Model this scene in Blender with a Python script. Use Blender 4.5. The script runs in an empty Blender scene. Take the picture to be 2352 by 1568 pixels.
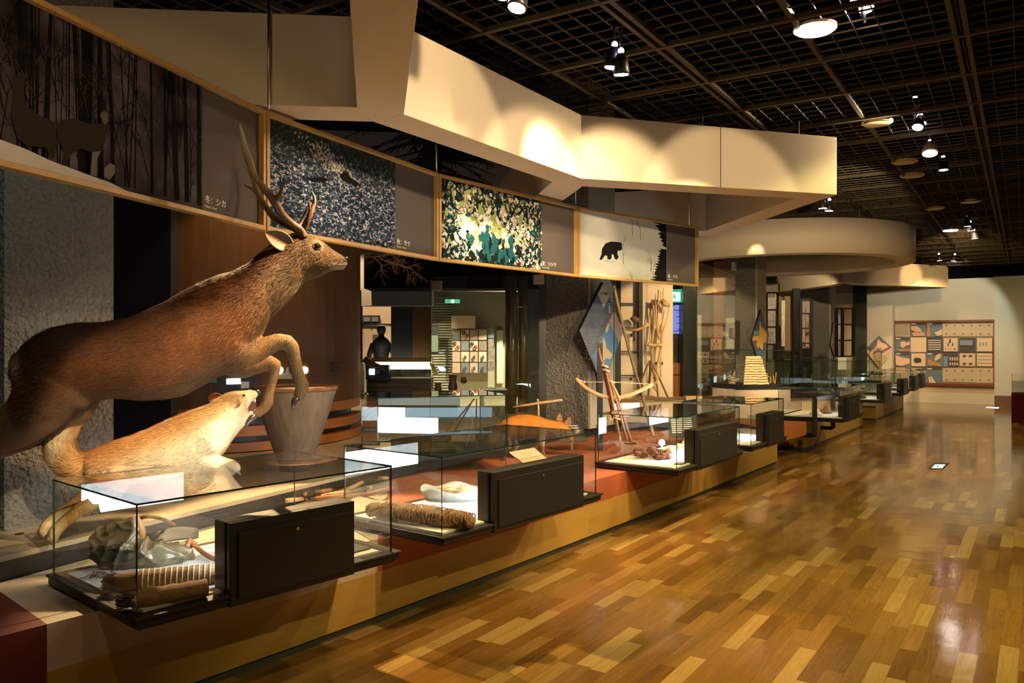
import bpy, bmesh, math, random
import numpy as np
from mathutils import Vector, Matrix
random.seed(7)
SC = bpy.context.scene
COL = SC.collection
F = 1825.0; CX = 1176.0; HY = 790.0; EYE = 1.6     # focal length in px, principal column, horizon row, eye height
TH = math.radians(32.8)                            # the building's long axis against the view
BY = Vector((math.sin(TH), math.cos(TH), 0)); BX = Vector((math.cos(TH), -math.sin(TH), 0))
ZU = Vector((0, 0, 1))
def W(px, py, d): return Vector(((px-CX)/F*d, d, EYE+(HY-py)/F*d))
def FZ(px, py, z):
    d = (EYE-z)*F/(py-HY); return Vector(((px-CX)/F*d, d, z))
def V(x, y, z=0.0): return Vector((x, y, z))

# ---------------------------------------------------------------- materials
def nt(m):
    m.use_nodes = True; t = m.node_tree; return t, t.nodes, t.links
MATS = {}
def mat(name, col, rough=.6, col2=None, nscale=8, ndetail=4, bump=0, bscale=40, metal=0, spec=.5, stretch=None, emit=None, estr=0, coat=0, contrast=1.0):
    if name in MATS: return MATS[name]
    m = bpy.data.materials.new(name); t, N, L = nt(m)
    b = N['Principled BSDF']; b.inputs['Base Color'].default_value = (*col, 1)
    b.inputs['Roughness'].default_value = rough; b.inputs['Metallic'].default_value = metal
    b.inputs['Specular IOR Level'].default_value = spec
    if coat: b.inputs['Coat Weight'].default_value = coat; b.inputs['Coat Roughness'].default_value = .08
    if emit: b.inputs['Emission Color'].default_value = (*emit, 1); b.inputs['Emission Strength'].default_value = estr
    co = None
    if col2 or bump:
        tc = N.new('ShaderNodeTexCoord'); co = tc.outputs['Object']
        if stretch:
            mp = N.new('ShaderNodeMapping'); mp.inputs['Scale'].default_value = stretch
            L.new(co, mp.inputs['Vector']); co = mp.outputs['Vector']
    if col2:
        n = N.new('ShaderNodeTexNoise'); n.inputs['Scale'].default_value = nscale; n.inputs['Detail'].default_value = ndetail
        L.new(co, n.inputs['Vector'])
        mx = N.new('ShaderNodeMix'); mx.data_type = 'RGBA'
        mr = N.new('ShaderNodeMapRange'); mr.inputs[1].default_value = .5-.25/contrast; mr.inputs[2].default_value = .5+.25/contrast
        L.new(n.outputs['Fac'], mr.inputs[0]); L.new(mr.outputs[0], mx.inputs[0])
        mx.inputs[6].default_value = (*col, 1); mx.inputs[7].default_value = (*col2, 1)
        L.new(mx.outputs[2], b.inputs['Base Color'])
    if bump:
        n = N.new('ShaderNodeTexNoise'); n.inputs['Scale'].default_value = bscale; n.inputs['Detail'].default_value = 3
        L.new(co, n.inputs['Vector'])
        bp = N.new('ShaderNodeBump'); bp.inputs['Strength'].default_value = min(1, bump); bp.inputs['Distance'].default_value = .02*bump
        L.new(n.outputs['Fac'], bp.inputs['Height']); L.new(bp.outputs[0], b.inputs['Normal'])
    MATS[name] = m; return m
def emis(name, col, s):
    if name in MATS: return MATS[name]
    m = bpy.data.materials.new(name); t, N, L = nt(m); N.remove(N['Principled BSDF'])
    e = N.new('ShaderNodeEmission'); e.inputs[0].default_value = (*col, 1); e.inputs[1].default_value = s
    L.new(e.outputs[0], N['Material Output'].inputs[0]); MATS[name] = m; return m
def glass_mat(name, tint=(.965, .985, .975), ior=1.5):
    if name in MATS: return MATS[name]
    m = bpy.data.materials.new(name); t, N, L = nt(m); N.remove(N['Principled BSDF'])
    tr = N.new('ShaderNodeBsdfTransparent'); tr.inputs[0].default_value = (*tint, 1)
    gl = N.new('ShaderNodeBsdfGlossy'); gl.inputs['Roughness'].default_value = 0.0
    fr = N.new('ShaderNodeFresnel'); fr.inputs[0].default_value = ior
    ge = N.new('ShaderNodeNewGeometry'); inv = N.new('ShaderNodeMath'); inv.operation = 'SUBTRACT'; inv.inputs[0].default_value = 1
    L.new(ge.outputs['Backfacing'], inv.inputs[1])
    mu = N.new('ShaderNodeMath'); mu.operation = 'MULTIPLY'; L.new(fr.outputs[0], mu.inputs[0]); L.new(inv.outputs[0], mu.inputs[1])
    m2 = N.new('ShaderNodeMath'); m2.operation = 'MULTIPLY'; m2.inputs[1].default_value = 1.5; m2.use_clamp = True; L.new(mu.outputs[0], m2.inputs[0])
    mx = N.new('ShaderNodeMixShader'); L.new(m2.outputs[0], mx.inputs[0]); L.new(tr.outputs[0], mx.inputs[1]); L.new(gl.outputs[0], mx.inputs[2])
    L.new(mx.outputs[0], N['Material Output'].inputs[0]); MATS[name] = m; return m
def vcol_mat(name, rough=.75, spec=.2, bump=0, bscale=200):
    if name in MATS: return MATS[name]
    m = bpy.data.materials.new(name); t, N, L = nt(m); b = N['Principled BSDF']
    a = N.new('ShaderNodeVertexColor'); a.layer_name = 'Col'
    L.new(a.outputs[0], b.inputs['Base Color']); b.inputs['Roughness'].default_value = rough; b.inputs['Specular IOR Level'].default_value = spec
    if bump:
        tc = N.new('ShaderNodeTexCoord'); n = N.new('ShaderNodeTexNoise'); n.inputs['Scale'].default_value = bscale
        L.new(tc.outputs['Object'], n.inputs['Vector']); bp = N.new('ShaderNodeBump'); bp.inputs['Strength'].default_value = .6; bp.inputs['Distance'].default_value = bump
        L.new(n.outputs['Fac'], bp.inputs['Height']); L.new(bp.outputs[0], b.inputs['Normal'])
    MATS[name] = m; return m

# ---------------------------------------------------------------- mesh builder
def tag(o, label=None, cat=None, group=None, kind=None):
    if label: o['label'] = label
    if cat: o['category'] = cat
    if group: o['group'] = group
    if kind: o['kind'] = kind
    return o
def thing(name, label, cat, loc=(0, 0, 0), group=None):
    o = bpy.data.objects.new(name, None); COL.objects.link(o); o.location = loc; o.empty_display_size = .05
    return tag(o, label, cat, group)
def wloc(o):
    v = Vector(o.location)
    while o.parent: o = o.parent; v += Vector(o.location)
    return v
def put(me, name, parent=None):
    o = bpy.data.objects.new(name, me); COL.objects.link(o)
    if parent: o.parent = parent
    return o
class MB:
    def __init__(s): s.v = []; s.f = []; s.m = []
    def add(s, vs, fs, mi=0):
        k = len(s.v); s.v += [Vector(p) for p in vs]; s.f += [tuple(i+k for i in f) for f in fs]; s.m += [mi]*len(fs); return s
    def box(s, c, sx, sy, sz, ax=None, ay=None, az=None, mi=0):     # centred box, half extents from full sizes
        ax = (ax or Vector((1, 0, 0))).normalized(); ay = (ay or ZU.cross(ax)).normalized(); az = (az or ax.cross(ay)).normalized(); c = Vector(c)
        vs = [c+ax*(a*sx/2)+ay*(b*sy/2)+az*(d*sz/2) for d in (-1, 1) for b in (-1, 1) for a in (-1, 1)]
        return s.add(vs, [(0, 2, 3, 1), (4, 5, 7, 6), (0, 1, 5, 4), (2, 6, 7, 3), (0, 4, 6, 2), (1, 3, 7, 5)], mi)
    def prism(s, pts, z0, z1, mi=0):                              # plan polygon raised from z0 to z1
        n = len(pts); ar = sum(pts[i][0]*pts[(i+1) % n][1]-pts[(i+1) % n][0]*pts[i][1] for i in range(n))
        if ar < 0: pts = pts[::-1]
        vs = [(p[0], p[1], z0) for p in pts]+[(p[0], p[1], z1) for p in pts]
        return s.add(vs, [tuple(range(n))[::-1], tuple(range(n, 2*n))]+[(i, (i+1) % n, n+(i+1) % n, n+i) for i in range(n)], mi)
    def wall(s, a, b, z0, z1, th=.1, mi=0):                       # upright slab from plan point a to b, thickness away from the camera
        a = Vector((a[0], a[1], 0)); b = Vector((b[0], b[1], 0)); n = (b-a).normalized().cross(ZU)
        if n.dot(-a) > 0: n = -n
        return s.prism([a, b, b+n*th, a+n*th], z0, z1, mi)
    def beam(s, a, b, w, h, mi=0, up=ZU):
        a = Vector(a); b = Vector(b); ax = (b-a); L_ = ax.length
        if L_ < 1e-6: return s
        ax.normalize(); u = up if abs(ax.dot(up)) < .98 else Vector((0, 1, 0)); ay = u.cross(ax).normalized(); az = ax.cross(ay)
        return s.box((a+b)/2, L_, w, h, ax, ay, az, mi)
    def tube(s, pts, rad, n=10, mi=0, cap=True, flat=1.0, fd=None):
        pts = [Vector(p) for p in pts]; k0 = len(s.v); m = len(pts)
        if not hasattr(rad, '__len__'): rad = [rad]*m
        prev = None
        for i, p in enumerate(pts):
            t = (pts[min(i+1, m-1)]-pts[max(i-1, 0)]).normalized()
            if prev is None: prev = (fd if fd is not None else (ZU if abs(t.z) < .9 else Vector((1, 0, 0))))
            u = (prev-t*prev.dot(t)).normalized(); prev = u; w = t.cross(u)
            for j in range(n):
                a = 2*math.pi*j/n; s.v.append(p+(u*math.cos(a)*flat+w*math.sin(a))*rad[i])
        for i in range(m-1):
            for j in range(n):
                s.f.append((k0+i*n+j, k0+i*n+(j+1) % n, k0+(i+1)*n+(j+1) % n, k0+(i+1)*n+j)); s.m.append(mi)
        if cap:
            s.f.append(tuple(k0+j for j in range(n))[::-1]); s.m.append(mi)
            s.f.append(tuple(k0+(m-1)*n+j for j in range(n))); s.m.append(mi)
        return s
    def rings(s, rs, mi=0):                                       # list of rings of equal length, capped
        k0 = len(s.v); n = len(rs[0])
        for r in rs: s.v += [Vector(p) for p in r]
        for i in range(len(rs)-1):
            for j in range(n):
                s.f.append((k0+i*n+j, k0+i*n+(j+1) % n, k0+(i+1)*n+(j+1) % n, k0+(i+1)*n+j)); s.m.append(mi)
        s.f.append(tuple(k0+j for j in range(n))[::-1]); s.m.append(mi)
        s.f.append(tuple(k0+(len(rs)-1)*n+j for j in range(n))); s.m.append(mi)
        return s
    def lathe(s, c, prof, n=32, mi=0, ax=ZU):                     # prof: (radius, height) list
        ax = Vector(ax).normalized(); u = ax.orthogonal().normalized(); w = ax.cross(u); c = Vector(c)
        return s.rings([[c+ax*h+(u*math.cos(2*math.pi*j/n)+w*math.sin(2*math.pi*j/n))*max(r, 1e-4) for j in range(n)] for r, h in prof], mi)
    def ball(s, c, r, mi=0, n=12, sc=(1, 1, 1)):
        c = Vector(c); rs = []
        for i in range(1, n):
            a = math.pi*i/n; rs.append([c+Vector((math.sin(a)*math.cos(b)*r*sc[0], math.sin(a)*math.sin(b)*r*sc[1], -math.cos(a)*r*sc[2])) for b in [2*math.pi*j/(2*n) for j in range(2*n)]])
        return s.rings(rs, mi)
    def flatpoly(s, pts, n, th=.002, mi=0):                       # polygon sheet with a real thickness along n
        n = Vector(n); pts = [Vector(p) for p in pts]; k = len(pts)
        nn = Vector((0, 0, 0))
        for i in range(k): nn += (pts[i]).cross(pts[(i+1) % k])
        if nn.dot(n) < 0: pts = pts[::-1]
        vs = [p+n*th for p in pts]+pts
        return s.add(vs, [tuple(range(k)), tuple(range(k, 2*k))[::-1]]+[((i+1) % k, i, k+i, k+(i+1) % k) for i in range(k)], mi)
    def build(s, name, mats, parent=None, smooth=False, fix=False, bevel=0):
        org = wloc(parent) if parent else Vector((0, 0, 0))
        me = bpy.data.meshes.new(name); me.from_pydata([tuple(p-org) for p in s.v], [], s.f)
        for m in (mats if isinstance(mats, (list, tuple)) else [mats]): me.materials.append(m)
        me.polygons.foreach_set('material_index', s.m)
        if smooth: me.polygons.foreach_set('use_smooth', [True]*len(s.f))
        if fix:
            b = bmesh.new(); b.from_mesh(me); bmesh.ops.recalc_face_normals(b, faces=b.faces); b.to_mesh(me); b.free()
        me.update(); o = put(me, name, parent)
        if bevel:
            md = o.modifiers.new('bevel', 'BEVEL'); md.width = bevel; md.segments = 2; md.limit_method = 'ANGLE'
        return o
def struct(o, name=None):
    if name: o.name = name
    o['kind'] = 'structure'; return o
def single(o, label, cat, group=None): return tag(o, label, cat, group)
def textmesh(s, size, m, name, parent, pos, ex, ey, ext=.0015, align='LEFT'):
    cu = bpy.data.curves.new('t', 'FONT'); cu.body = s; cu.size = size; cu.extrude = ext; cu.align_x = align
    to = bpy.data.objects.new('t', cu); COL.objects.link(to)
    dg = bpy.context.evaluated_depsgraph_get(); me = bpy.data.meshes.new_from_object(to.evaluated_get(dg))
    bpy.data.objects.remove(to)
    ex = Vector(ex).normalized(); ey = Vector(ey).normalized(); ez = ex.cross(ey)
    M = Matrix((( ex.x, ey.x, ez.x, pos[0]), (ex.y, ey.y, ez.y, pos[1]), (ex.z, ey.z, ez.z, pos[2]), (0, 0, 0, 1)))
    me.transform(M); me.transform(Matrix.Translation(-wloc(parent)) if parent else Matrix())
    me.materials.clear(); me.materials.append(m); return put(me, name, parent)
def baked(o, voxel=None, smooth=0, disp=None):
    """apply remesh / smoothing to a built object and return its evaluated mesh in its place"""
    if voxel:
        md = o.modifiers.new('r', 'REMESH'); md.mode = 'VOXEL'; md.voxel_size = voxel; md.use_smooth_shade = True
    if smooth:
        md = o.modifiers.new('s', 'SMOOTH'); md.factor = .6; md.iterations = smooth
    if disp:
        tx = bpy.data.textures.new('n', 'CLOUDS'); tx.noise_scale = disp[1]
        md = o.modifiers.new('d', 'DISPLACE'); md.texture = tx; md.strength = disp[0]; md.mid_level = .5; md.texture_coords = 'LOCAL'
    dg = bpy.context.evaluated_depsgraph_get(); me = bpy.data.meshes.new_from_object(o.evaluated_get(dg))
    mats = list(o.data.materials); o.modifiers.clear(); o.data = me
    me.materials.clear()
    for m in mats: me.materials.append(m)
    me.polygons.foreach_set('use_smooth', [True]*len(me.polygons)); return o
# ---------------------------------------------------------------- palette
M_CREAM = mat('cream_paint', (.66, .58, .42), .65, bump=.03, bscale=120)
M_TAN = mat('tan_plywood', (.44, .27, .06), .45, (.38, .23, .05), 3, stretch=(1, 1, 12), bump=.04, bscale=60)
M_RED = mat('red_carpet', (.36, .085, .028), .7, (.30, .07, .022), 4, bump=.04, bscale=300)
M_REDBOX = mat('dark_red_lacquer', (.13, .012, .008), .5)
M_ORANGE = mat('orange_wood', (.42, .15, .03), .5, (.34, .11, .02), 6, stretch=(1, 1, 8))
M_MARBLE = mat('pale_board', (.56, .46, .36), .55, (.43, .35, .26), 3, 6, stretch=(1, 3, 1))
M_BEIGE = mat('beige_stage_board', (.42, .33, .22), .55, (.36, .28, .18), 5, stretch=(6, 1, 1))
M_BLACK = mat('black_lacquer', (.012, .011, .011), .4)
M_CHAR = mat('charcoal_metal', (.016, .0155, .0145), .42, metal=.0, spec=.35)
M_VOID = mat('black_void', (.002, .002, .002), 1, spec=.1)
M_WOODP = mat('brown_curved_veneer', (.115, .050, .010), .5, (.085, .036, .007), 4, stretch=(6, 6, 1), spec=.35)
M_FRAMEW = mat('honey_wood_frame', (.55, .33, .10), .45, (.47, .27, .08), 20)
M_GREY = mat('grey_print_field', (.125, .108, .094), .8, spec=.1)
M_WHITE = mat('white_board', (.8, .77, .72), .6)
M_INK = mat('white_ink', (.85, .82, .74), .6)
M_DINK = mat('dark_ink', (.03, .03, .035), .6)
M_GLASS = glass_mat('clear_glass')
M_GEDGE = mat('green_glass_edge', (.012, .035, .028), .15, spec=.6)
M_STEEL = mat('brushed_steel', (.5, .48, .44), .3, metal=1)
M_WALLP = mat('pale_plaster', (.58, .52, .40), .7, bump=.02)
M_WALLG = mat('grey_plaster', (.52, .53, .45), .7, bump=.02)
M_BRONZE = mat('brown_wall', (.22, .15, .075), .7, (.18, .12, .06), 2)
M_WOODL = mat('peeled_pale_wood', (.62, .40, .18), .55, (.5, .29, .12), 30)
M_WOODD = mat('dark_stick_bark', (.22, .12, .05), .7, (.12, .06, .03), 40)
M_BULB = emis('halogen_face', (1, .72, .80), 30)
M_LED = emis('case_light_panel', (.82, .92, 1), 26)

def concrete(name, c1, c2):
    m = bpy.data.materials.new(name); t, N, L = nt(m); b = N['Principled BSDF']; b.inputs['Roughness'].default_value = .85
    tc = N.new('ShaderNodeTexCoord'); vo = N.new('ShaderNodeTexVoronoi'); vo.inputs['Scale'].default_value = 34; vo.feature = 'SMOOTH_F1'
    no = N.new('ShaderNodeTexNoise'); no.inputs['Scale'].default_value = 60; no.inputs['Detail'].default_value = 5
    L.new(tc.outputs['Object'], vo.inputs['Vector']); L.new(tc.outputs['Object'], no.inputs['Vector'])
    ad = N.new('ShaderNodeMath'); ad.operation = 'ADD'; L.new(vo.outputs['Distance'], ad.inputs[0]); L.new(no.outputs['Fac'], ad.inputs[1])
    bp = N.new('ShaderNodeBump'); bp.inputs['Strength'].default_value = 1; bp.inputs['Distance'].default_value = .035
    L.new(ad.outputs[0], bp.inputs['Height']); L.new(bp.outputs[0], b.inputs['Normal'])
    mx = N.new('ShaderNodeMix'); mx.data_type = 'RGBA'; mx.inputs[6].default_value = (*c1, 1); mx.inputs[7].default_value = (*c2, 1)
    L.new(no.outputs['Fac'], mx.inputs[0]); L.new(mx.outputs[2], b.inputs['Base Color']); return m
M_CONC = concrete('bush_hammered_concrete', (.13, .125, .10), (.26, .25, .21))
M_CONCP = mat('smooth_concrete', (.40, .37, .28), .8, (.34, .31, .23), 20, bump=.05, bscale=90)

# ---------------------------------------------------------------- floor: strip parquet, glossy
def floor_mat():
    m = bpy.data.materials.new('strip_parquet'); t, N, L = nt(m); b = N['Principled BSDF']
    tc = N.new('ShaderNodeTexCoord'); mp = N.new('ShaderNodeMapping'); mp.inputs['Rotation'].default_value = (0, 0, -(math.pi/2-math.radians(33.6)))
    mp.vector_type = 'POINT'; L.new(tc.outputs['Object'], mp.inputs['Vector'])
    br = N.new('ShaderNodeTexBrick'); L.new(mp.outputs[0], br.inputs['Vector'])
    br.inputs['Scale'].default_value = 1; br.inputs['Brick Width'].default_value = .62; br.inputs['Row Height'].default_value = .088
    br.inputs['Mortar Size'].default_value = .0009; br.inputs['Mortar Smooth'].default_value = .1; br.offset = .37; br.offset_frequency = 3; br.squash = .7; br.squash_frequency = 2
    br.inputs['Color1'].default_value = (0, 0, 0, 1); br.inputs['Color2'].default_value = (1, 1, 1, 1); br.inputs['Mortar'].default_value = (.3, .3, .3, 1)
    cr = N.new('ShaderNodeValToRGB'); e = cr.color_ramp.elements
    e[0].position = 0; e[0].color = (.15, .072, .014, 1); e[1].position = 1; e[1].color = (.39, .26, .078, 1)
    for p, c in ((.25, (.195, .10, .021)), (.6, (.235, .128, .028)), (.84, (.28, .16, .040)), (.91, (.36, .235, .068))):
        x = cr.color_ramp.elements.new(p); x.color = (*c, 1)
    L.new(br.outputs['Color'], cr.inputs[0])
    gm = N.new('ShaderNodeMapping'); gm.inputs['Scale'].default_value = (2.5, 40, 1); L.new(mp.outputs[0], gm.inputs['Vector'])
    gn = N.new('ShaderNodeTexNoise'); gn.inputs['Scale'].default_value = 1.5; gn.inputs['Detail'].default_value = 6; gn.inputs['Distortion'].default_value = 1.2; L.new(gm.outputs[0], gn.inputs['Vector'])
    mx = N.new('ShaderNodeMix'); mx.data_type = 'RGBA'; mx.blend_type = 'MULTIPLY'; mx.inputs[0].default_value = .55
    g2 = N.new('ShaderNodeValToRGB'); g2.color_ramp.elements[0].position = .3; g2.color_ramp.elements[0].color = (.6, .55, .5, 1); g2.color_ramp.elements[1].position = .65
    L.new(gn.outputs['Fac'], g2.inputs[0]); L.new(cr.outputs[0], mx.inputs[6]); L.new(g2.outputs[0], mx.inputs[7])
    mo = N.new('ShaderNodeMix'); mo.data_type = 'RGBA'; mo.inputs[7].default_value = (.10, .05, .015, 1)
    mm = N.new('ShaderNodeMath'); mm.operation = 'MULTIPLY'; mm.inputs[1].default_value = .6; L.new(br.outputs['Fac'], mm.inputs[0])
    L.new(mm.outputs[0], mo.inputs[0]); L.new(mx.outputs[2], mo.inputs[6]); L.new(mo.outputs[2], b.inputs['Base Color'])
    b.inputs['Roughness'].default_value = .115; b.inputs['Specular IOR Level'].default_value = .7
    bn = N.new('ShaderNodeTexNoise'); bn.inputs['Scale'].default_value = 3.2; bn.inputs['Detail'].default_value = 2; L.new(mp.outputs[0], bn.inputs['Vector'])
    sp = N.new('ShaderNodeMath'); sp.operation = 'MULTIPLY_ADD'; sp.inputs[1].default_value = .10; L.new(br.outputs['Color'], sp.inputs[0]); L.new(bn.outputs['Fac'], sp.inputs[2])
    bp = N.new('ShaderNodeBump'); bp.inputs['Strength'].default_value = .35; bp.inputs['Distance'].default_value = .006
    L.new(sp.outputs[0], bp.inputs['Height']); L.new(bp.outputs[0], b.inputs['Normal']); return m
struct(MB().prism([(-12, -4), (22, -4), (22, 34), (-12, 34)], -.1, 0).build('floor', floor_mat()))

# ---------------------------------------------------------------- open grid ceiling, in the building's axes
def BP(x, y, z): return BX*x+BY*y+ZU*z
HC = 3.65
M_GRID = mat('dull_brass_grid', (.06, .047, .022), .7, metal=.0)
M_GRIDB = mat('olive_grid_beam', (.07, .057, .034), .8, spec=.2)
g = MB(); cell = .88/6
xs = [-.35+.88*k for k in range(-5, 9)]
ys = [2.527*2.05+.88*k for k in range(-7, 22)]
x0, x1, y0, y1 = xs[0], xs[-1], ys[0], ys[-1]+.6
for k in range(int((x1-x0)/cell)+1):
    x = x0+cell*k
    g.box(BP(x, (y0+y1)/2, HC+.02), .005, y1-y0, .012, BX, BY, ZU)
for k in range(int((y1-y0)/cell)+1):
    y = y0+cell*k
    g.box(BP((x0+x1)/2, y, HC+.02), x1-x0, .005, .012, BX, BY, ZU)
struct(g.build('ceiling', M_GRID), 'ceiling')
g = MB()
for i, x in enumerate(xs):
    if i % 2 == 1:
        for o in (-.035, .035): g.box(BP(x+o, (y0+y1)/2, HC+.012), .03, y1-y0, .035, BX, BY, ZU)
    else: g.box(BP(x, (y0+y1)/2, HC+.015), .032, y1-y0, .035, BX, BY, ZU)
for y in ys: g.box(BP((x0+x1)/2, y, HC+.01), x1-x0, .036, .036, BX, BY, ZU)
struct(g.build('ceiling_beams', M_GRIDB), 'trim_1')
g = MB().prism([(-14, -5), (22, -5), (22, 36), (-14, 36)], 5.2, 5.3)
for k in range(7): g.box(BP(-6+2.1*k, 12, 4.6), .25, 26, .2, BX, BY, ZU)
for k in range(6): g.box(BP(0, 4+3.4*k, 4.85), 20, .5, .3, BX, BY, ZU)
struct(g.build('ceiling_slab', M_VOID), 'ceiling.001')

# ---------------------------------------------------------------- far walls
def bwall(name, x0, x1, y, z0, z1, m, th=.2):
    return struct(MB().box(BP((x0+x1)/2, y+th/2, (z0+z1)/2), abs(x1-x0), th, z1-z0, BX, BY, ZU).build(name, m))
def bxy(px, py, z=0):
    p = FZ(px, py, z); return p.dot(BX), p.dot(BY)
YB = 24.5
def at_y(px, y):      # plan point on the building line Y=y seen in column px
    r = (px-CX)/F; d = y/(BY.x*r+BY.y); return Vector((r*d, d, 0))
def xof(px, y): return at_y(px, y).dot(BX)
bwall('wall_back', xof(2046, YB), xof(2284, YB), YB, 0, 3.36, M_WALLP)
bwall('wall_back.001', xof(2284, YB-.25), xof(2284, YB-.25)+6, YB-.25, 0, 3.36, M_WALLG, .5)
bwall('wall_back.002', xof(1990, YB-.5), xof(2050, YB-.5), YB-.5, 0, 3.36, M_WALLP, .6)
bwall('wall_back.003', xof(2284, YB)-14, xof(2284, YB)+8, YB+.3, 3.36, 5.2, M_VOID)
struct(MB().box(BP(xof(2284, YB-.27)+.75, YB-.27, .13), 1.5, .03, .26, BX, BY, ZU).build('baseboard_back', mat('brown_skirting', (.13, .06, .03), .5)))
# left side of the hall: brown wall far behind the showcases
struct(MB().wall(at_y(1990, YB-.4), BP(-9.5, YB-.4, 0), 0, 5.2, .2).build('wall_left', M_BRONZE))
struct(MB().wall(V(-12, 13.8), V(-1.2, 15.5), 0, 5.2, .2).build('wall_left.001', M_BRONZE))
struct(MB().wall(V(-1.2, 15.5), V(3.0, 21.5), 0, 5.2, .2).build('wall_left.002', M_BRONZE))
struct(MB().wall(V(12.5, 2), V(18, 26), 0, 5.2, .2).build('wall_right', M_WALLG))

# ---------------------------------------------------------------- suspended soffit frames
ZB, ZT = 2.957, 3.48
K = (ZB-EYE)*F
def S(px, py): d = K/(HY-py); return Vector(((px-CX)/F*d, d, 0))
def soffit(name, polys, label):
    t = thing(name, label, 'ceiling soffit', (0, 0, 0))
    return t
sof = thing('zigzag_soffit', 'zigzag cream suspended ceiling band lit by spotlights, nearest of the soffits', 'ceiling soffit', V(0, 5, ZB))
J0, J1 = S(820, 247), S(928, 263)
LN = V(-4.2, 4.25); LB = V(-4.2, 4.55)
def strip(pts, name='soffit_band'): return MB().prism(pts, ZB, ZT).build(name, M_CREAM, sof, bevel=.004)
P2f, P1f = S(1335, 410), S(1922, 447); P2b, P1b = S(1338, 428), S(1826, 456)
b0 = S(856, 279.6); b1 = S(1268.6, 417.5)
strip([LN, J0, b0, LB]); strip([J0, V(-.10, 0.03), V(.16, 0.05), J1, b0])
strip([J1, P2f, P2b, b1, b0]); strip([P2f, P1f, P1b, P2b])
r0, r1 = S(1649, 541), S(1622, 530)
strip([P1f, r0, r1, P1b]); strip([r0, V(.2, 10.5), V(.2, 10.15), r1])
strip([b1, P2b, V(.05, 9.9), V(-.25, 9.9)])
for (a, b) in (((1619, 427), 1), ((421, 240), 0)):
    pass
g = MB(); q = P2f+(P1f-P2f)*.52; n = (P1f-P2f).normalized().cross(ZU); n = n if n.y < 0 else -n
g.box(q+n*.001+ZU*((ZB+ZT)/2), .005, .004, ZT-ZB, (P1f-P2f).normalized())
g.build('seam', M_BLACK, sof); g = MB(); q = LN+(J0-LN)*.40; g.box(q-V(0, .001)+ZU*((ZB+ZT)/2), .005, .004, ZT-ZB, (J0-LN).normalized())
g.build('seam', M_BLACK, sof)
ring = MB(); C = V(4.70, 13.9); R = 2.11; n = 72; vs = []; fs = []
for j in range(n):
    a = 2*math.pi*j/n; u = V(math.cos(a), math.sin(a)); vs += [C+u*R+ZU*ZB, C+u*R+ZU*ZT, C+u*(R-.28)+ZU*ZT, C+u*(R-.28)+ZU*ZB]
for j in range(n):
    k = 4*j; l = 4*((j+1) % n)
    for a, b in ((0, 1), (1, 2), (2, 3), (3, 0)): fs.append((k+a, l+a, l+b, k+b))
ring.add(vs, fs); o = ring.build('round_soffit', M_CREAM, smooth=False, fix=True)
for p in o.data.polygons: p.use_smooth = abs(p.normal.z) < .5
single(o, 'round cream suspended ceiling ring between the two zigzag soffits', 'ceiling soffit')
sof = thing('zigzag_soffit', 'far zigzag cream suspended ceiling band beyond the round ring', 'ceiling soffit', V(9, 19, ZB))
A, B, Cc, D = S(1935, 651), S(2178, 660), S(1791, 670), S(2001, 677)
def off(a, b, w):
    n = (b-a).normalized().cross(ZU); n = n if n.dot(a) > 0 else -n; return [a, b, b+n*w, a+n*w]
strip(off(A, B, .3)); strip(off(Cc, A, .3)); strip([B, D, D+V(-.3, -.25), B+V(-.4, 0)]); strip(off(Cc+V(.4, .9), D, .3))
# hanging rods of the soffits
for i, (px, py0, py1, d, lab) in enumerate(((1612, 195, 285, 7.1, 'thin black hanger rod holding the near zigzag soffit'), (1834, 225, 300, 7.3, 'short black hanger rod near the tip of the near soffit'), (1973.7, 438, 492, 12.0, 'black hanger rod above the round ceiling ring'), (2080, 470, 520, 12.6, 'black hanger rod above the right side of the round ring'))):
    z1 = W(px, py0, d).z
    o = MB().tube([W(px, 0, d)*V(1, 1, 0)+ZU*ZT, W(px, 0, d)*V(1, 1, 0)+ZU*HC], .011, 8).build('hanger_rod', M_BLACK) if False else MB().tube([V((px-CX)/F*d, d, ZT-.01), V((px-CX)/F*d, d, HC)], .011, 8).build('hanger_rod', M_BLACK)
    single(o, lab, 'rod')

# ---------------------------------------------------------------- exhibit plinths
arc = [V(-1.844, 3.151), V(-.7656, 4.536), V(.9115, 6.818), V(3.52, 10.54)]
def along(t):     # front edge of the long plinth as a smooth curve, t 0..3
    i = min(2, max(0, int(math.floor(t)))); f = t-i
    p = [arc[0]-(arc[1]-arc[0])]+arc+[arc[3]+(arc[3]-arc[2])]
    a, b, c, d = p[i], p[i+1], p[i+2], p[i+3]
    return .5*((2*b)+(c-a)*f+(2*a-5*b+4*c-d)*f*f+(-a+3*b-3*c+d)*f**3)
back = [V(-2.40, 3.66), V(-1.95, 4.62), V(-1.0, 6.5), V(0.0, 8.2), V(.81, 9.65), V(1.6, 10.5), V(3.3, 12.2)]
def backpt(t):
    t = max(0, min(5.999, t*2)); i = int(t); return back[i].lerp(back[i+1], t-i)
pl = thing('exhibit_plinth', 'long low plinth with tan front and red carpet top under the near display cases', 'plinth', V(0, 6, 0))
def slab(t0, t1, name, m, z0=.30, z1=.49, n=10):
    f = [along(t0+(t1-t0)*i/n) for i in range(n+1)]; b = [backpt(t0+(t1-t0)*i/n) for i in range(n+1)]
    return MB().prism(f+b[::-1], z0, z1).build(name, m, pl)
slab(0, 1, 'marble_slab', M_MARBLE)['label'] = 'pale mottled slab'
slab(1, 2.60, 'red_carpet_slab', M_RED)
slab(2.60, 2.93, 'pale_slab', M_MARBLE, n=4)
f = [along(i*.15) for i in range(21)]
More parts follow.
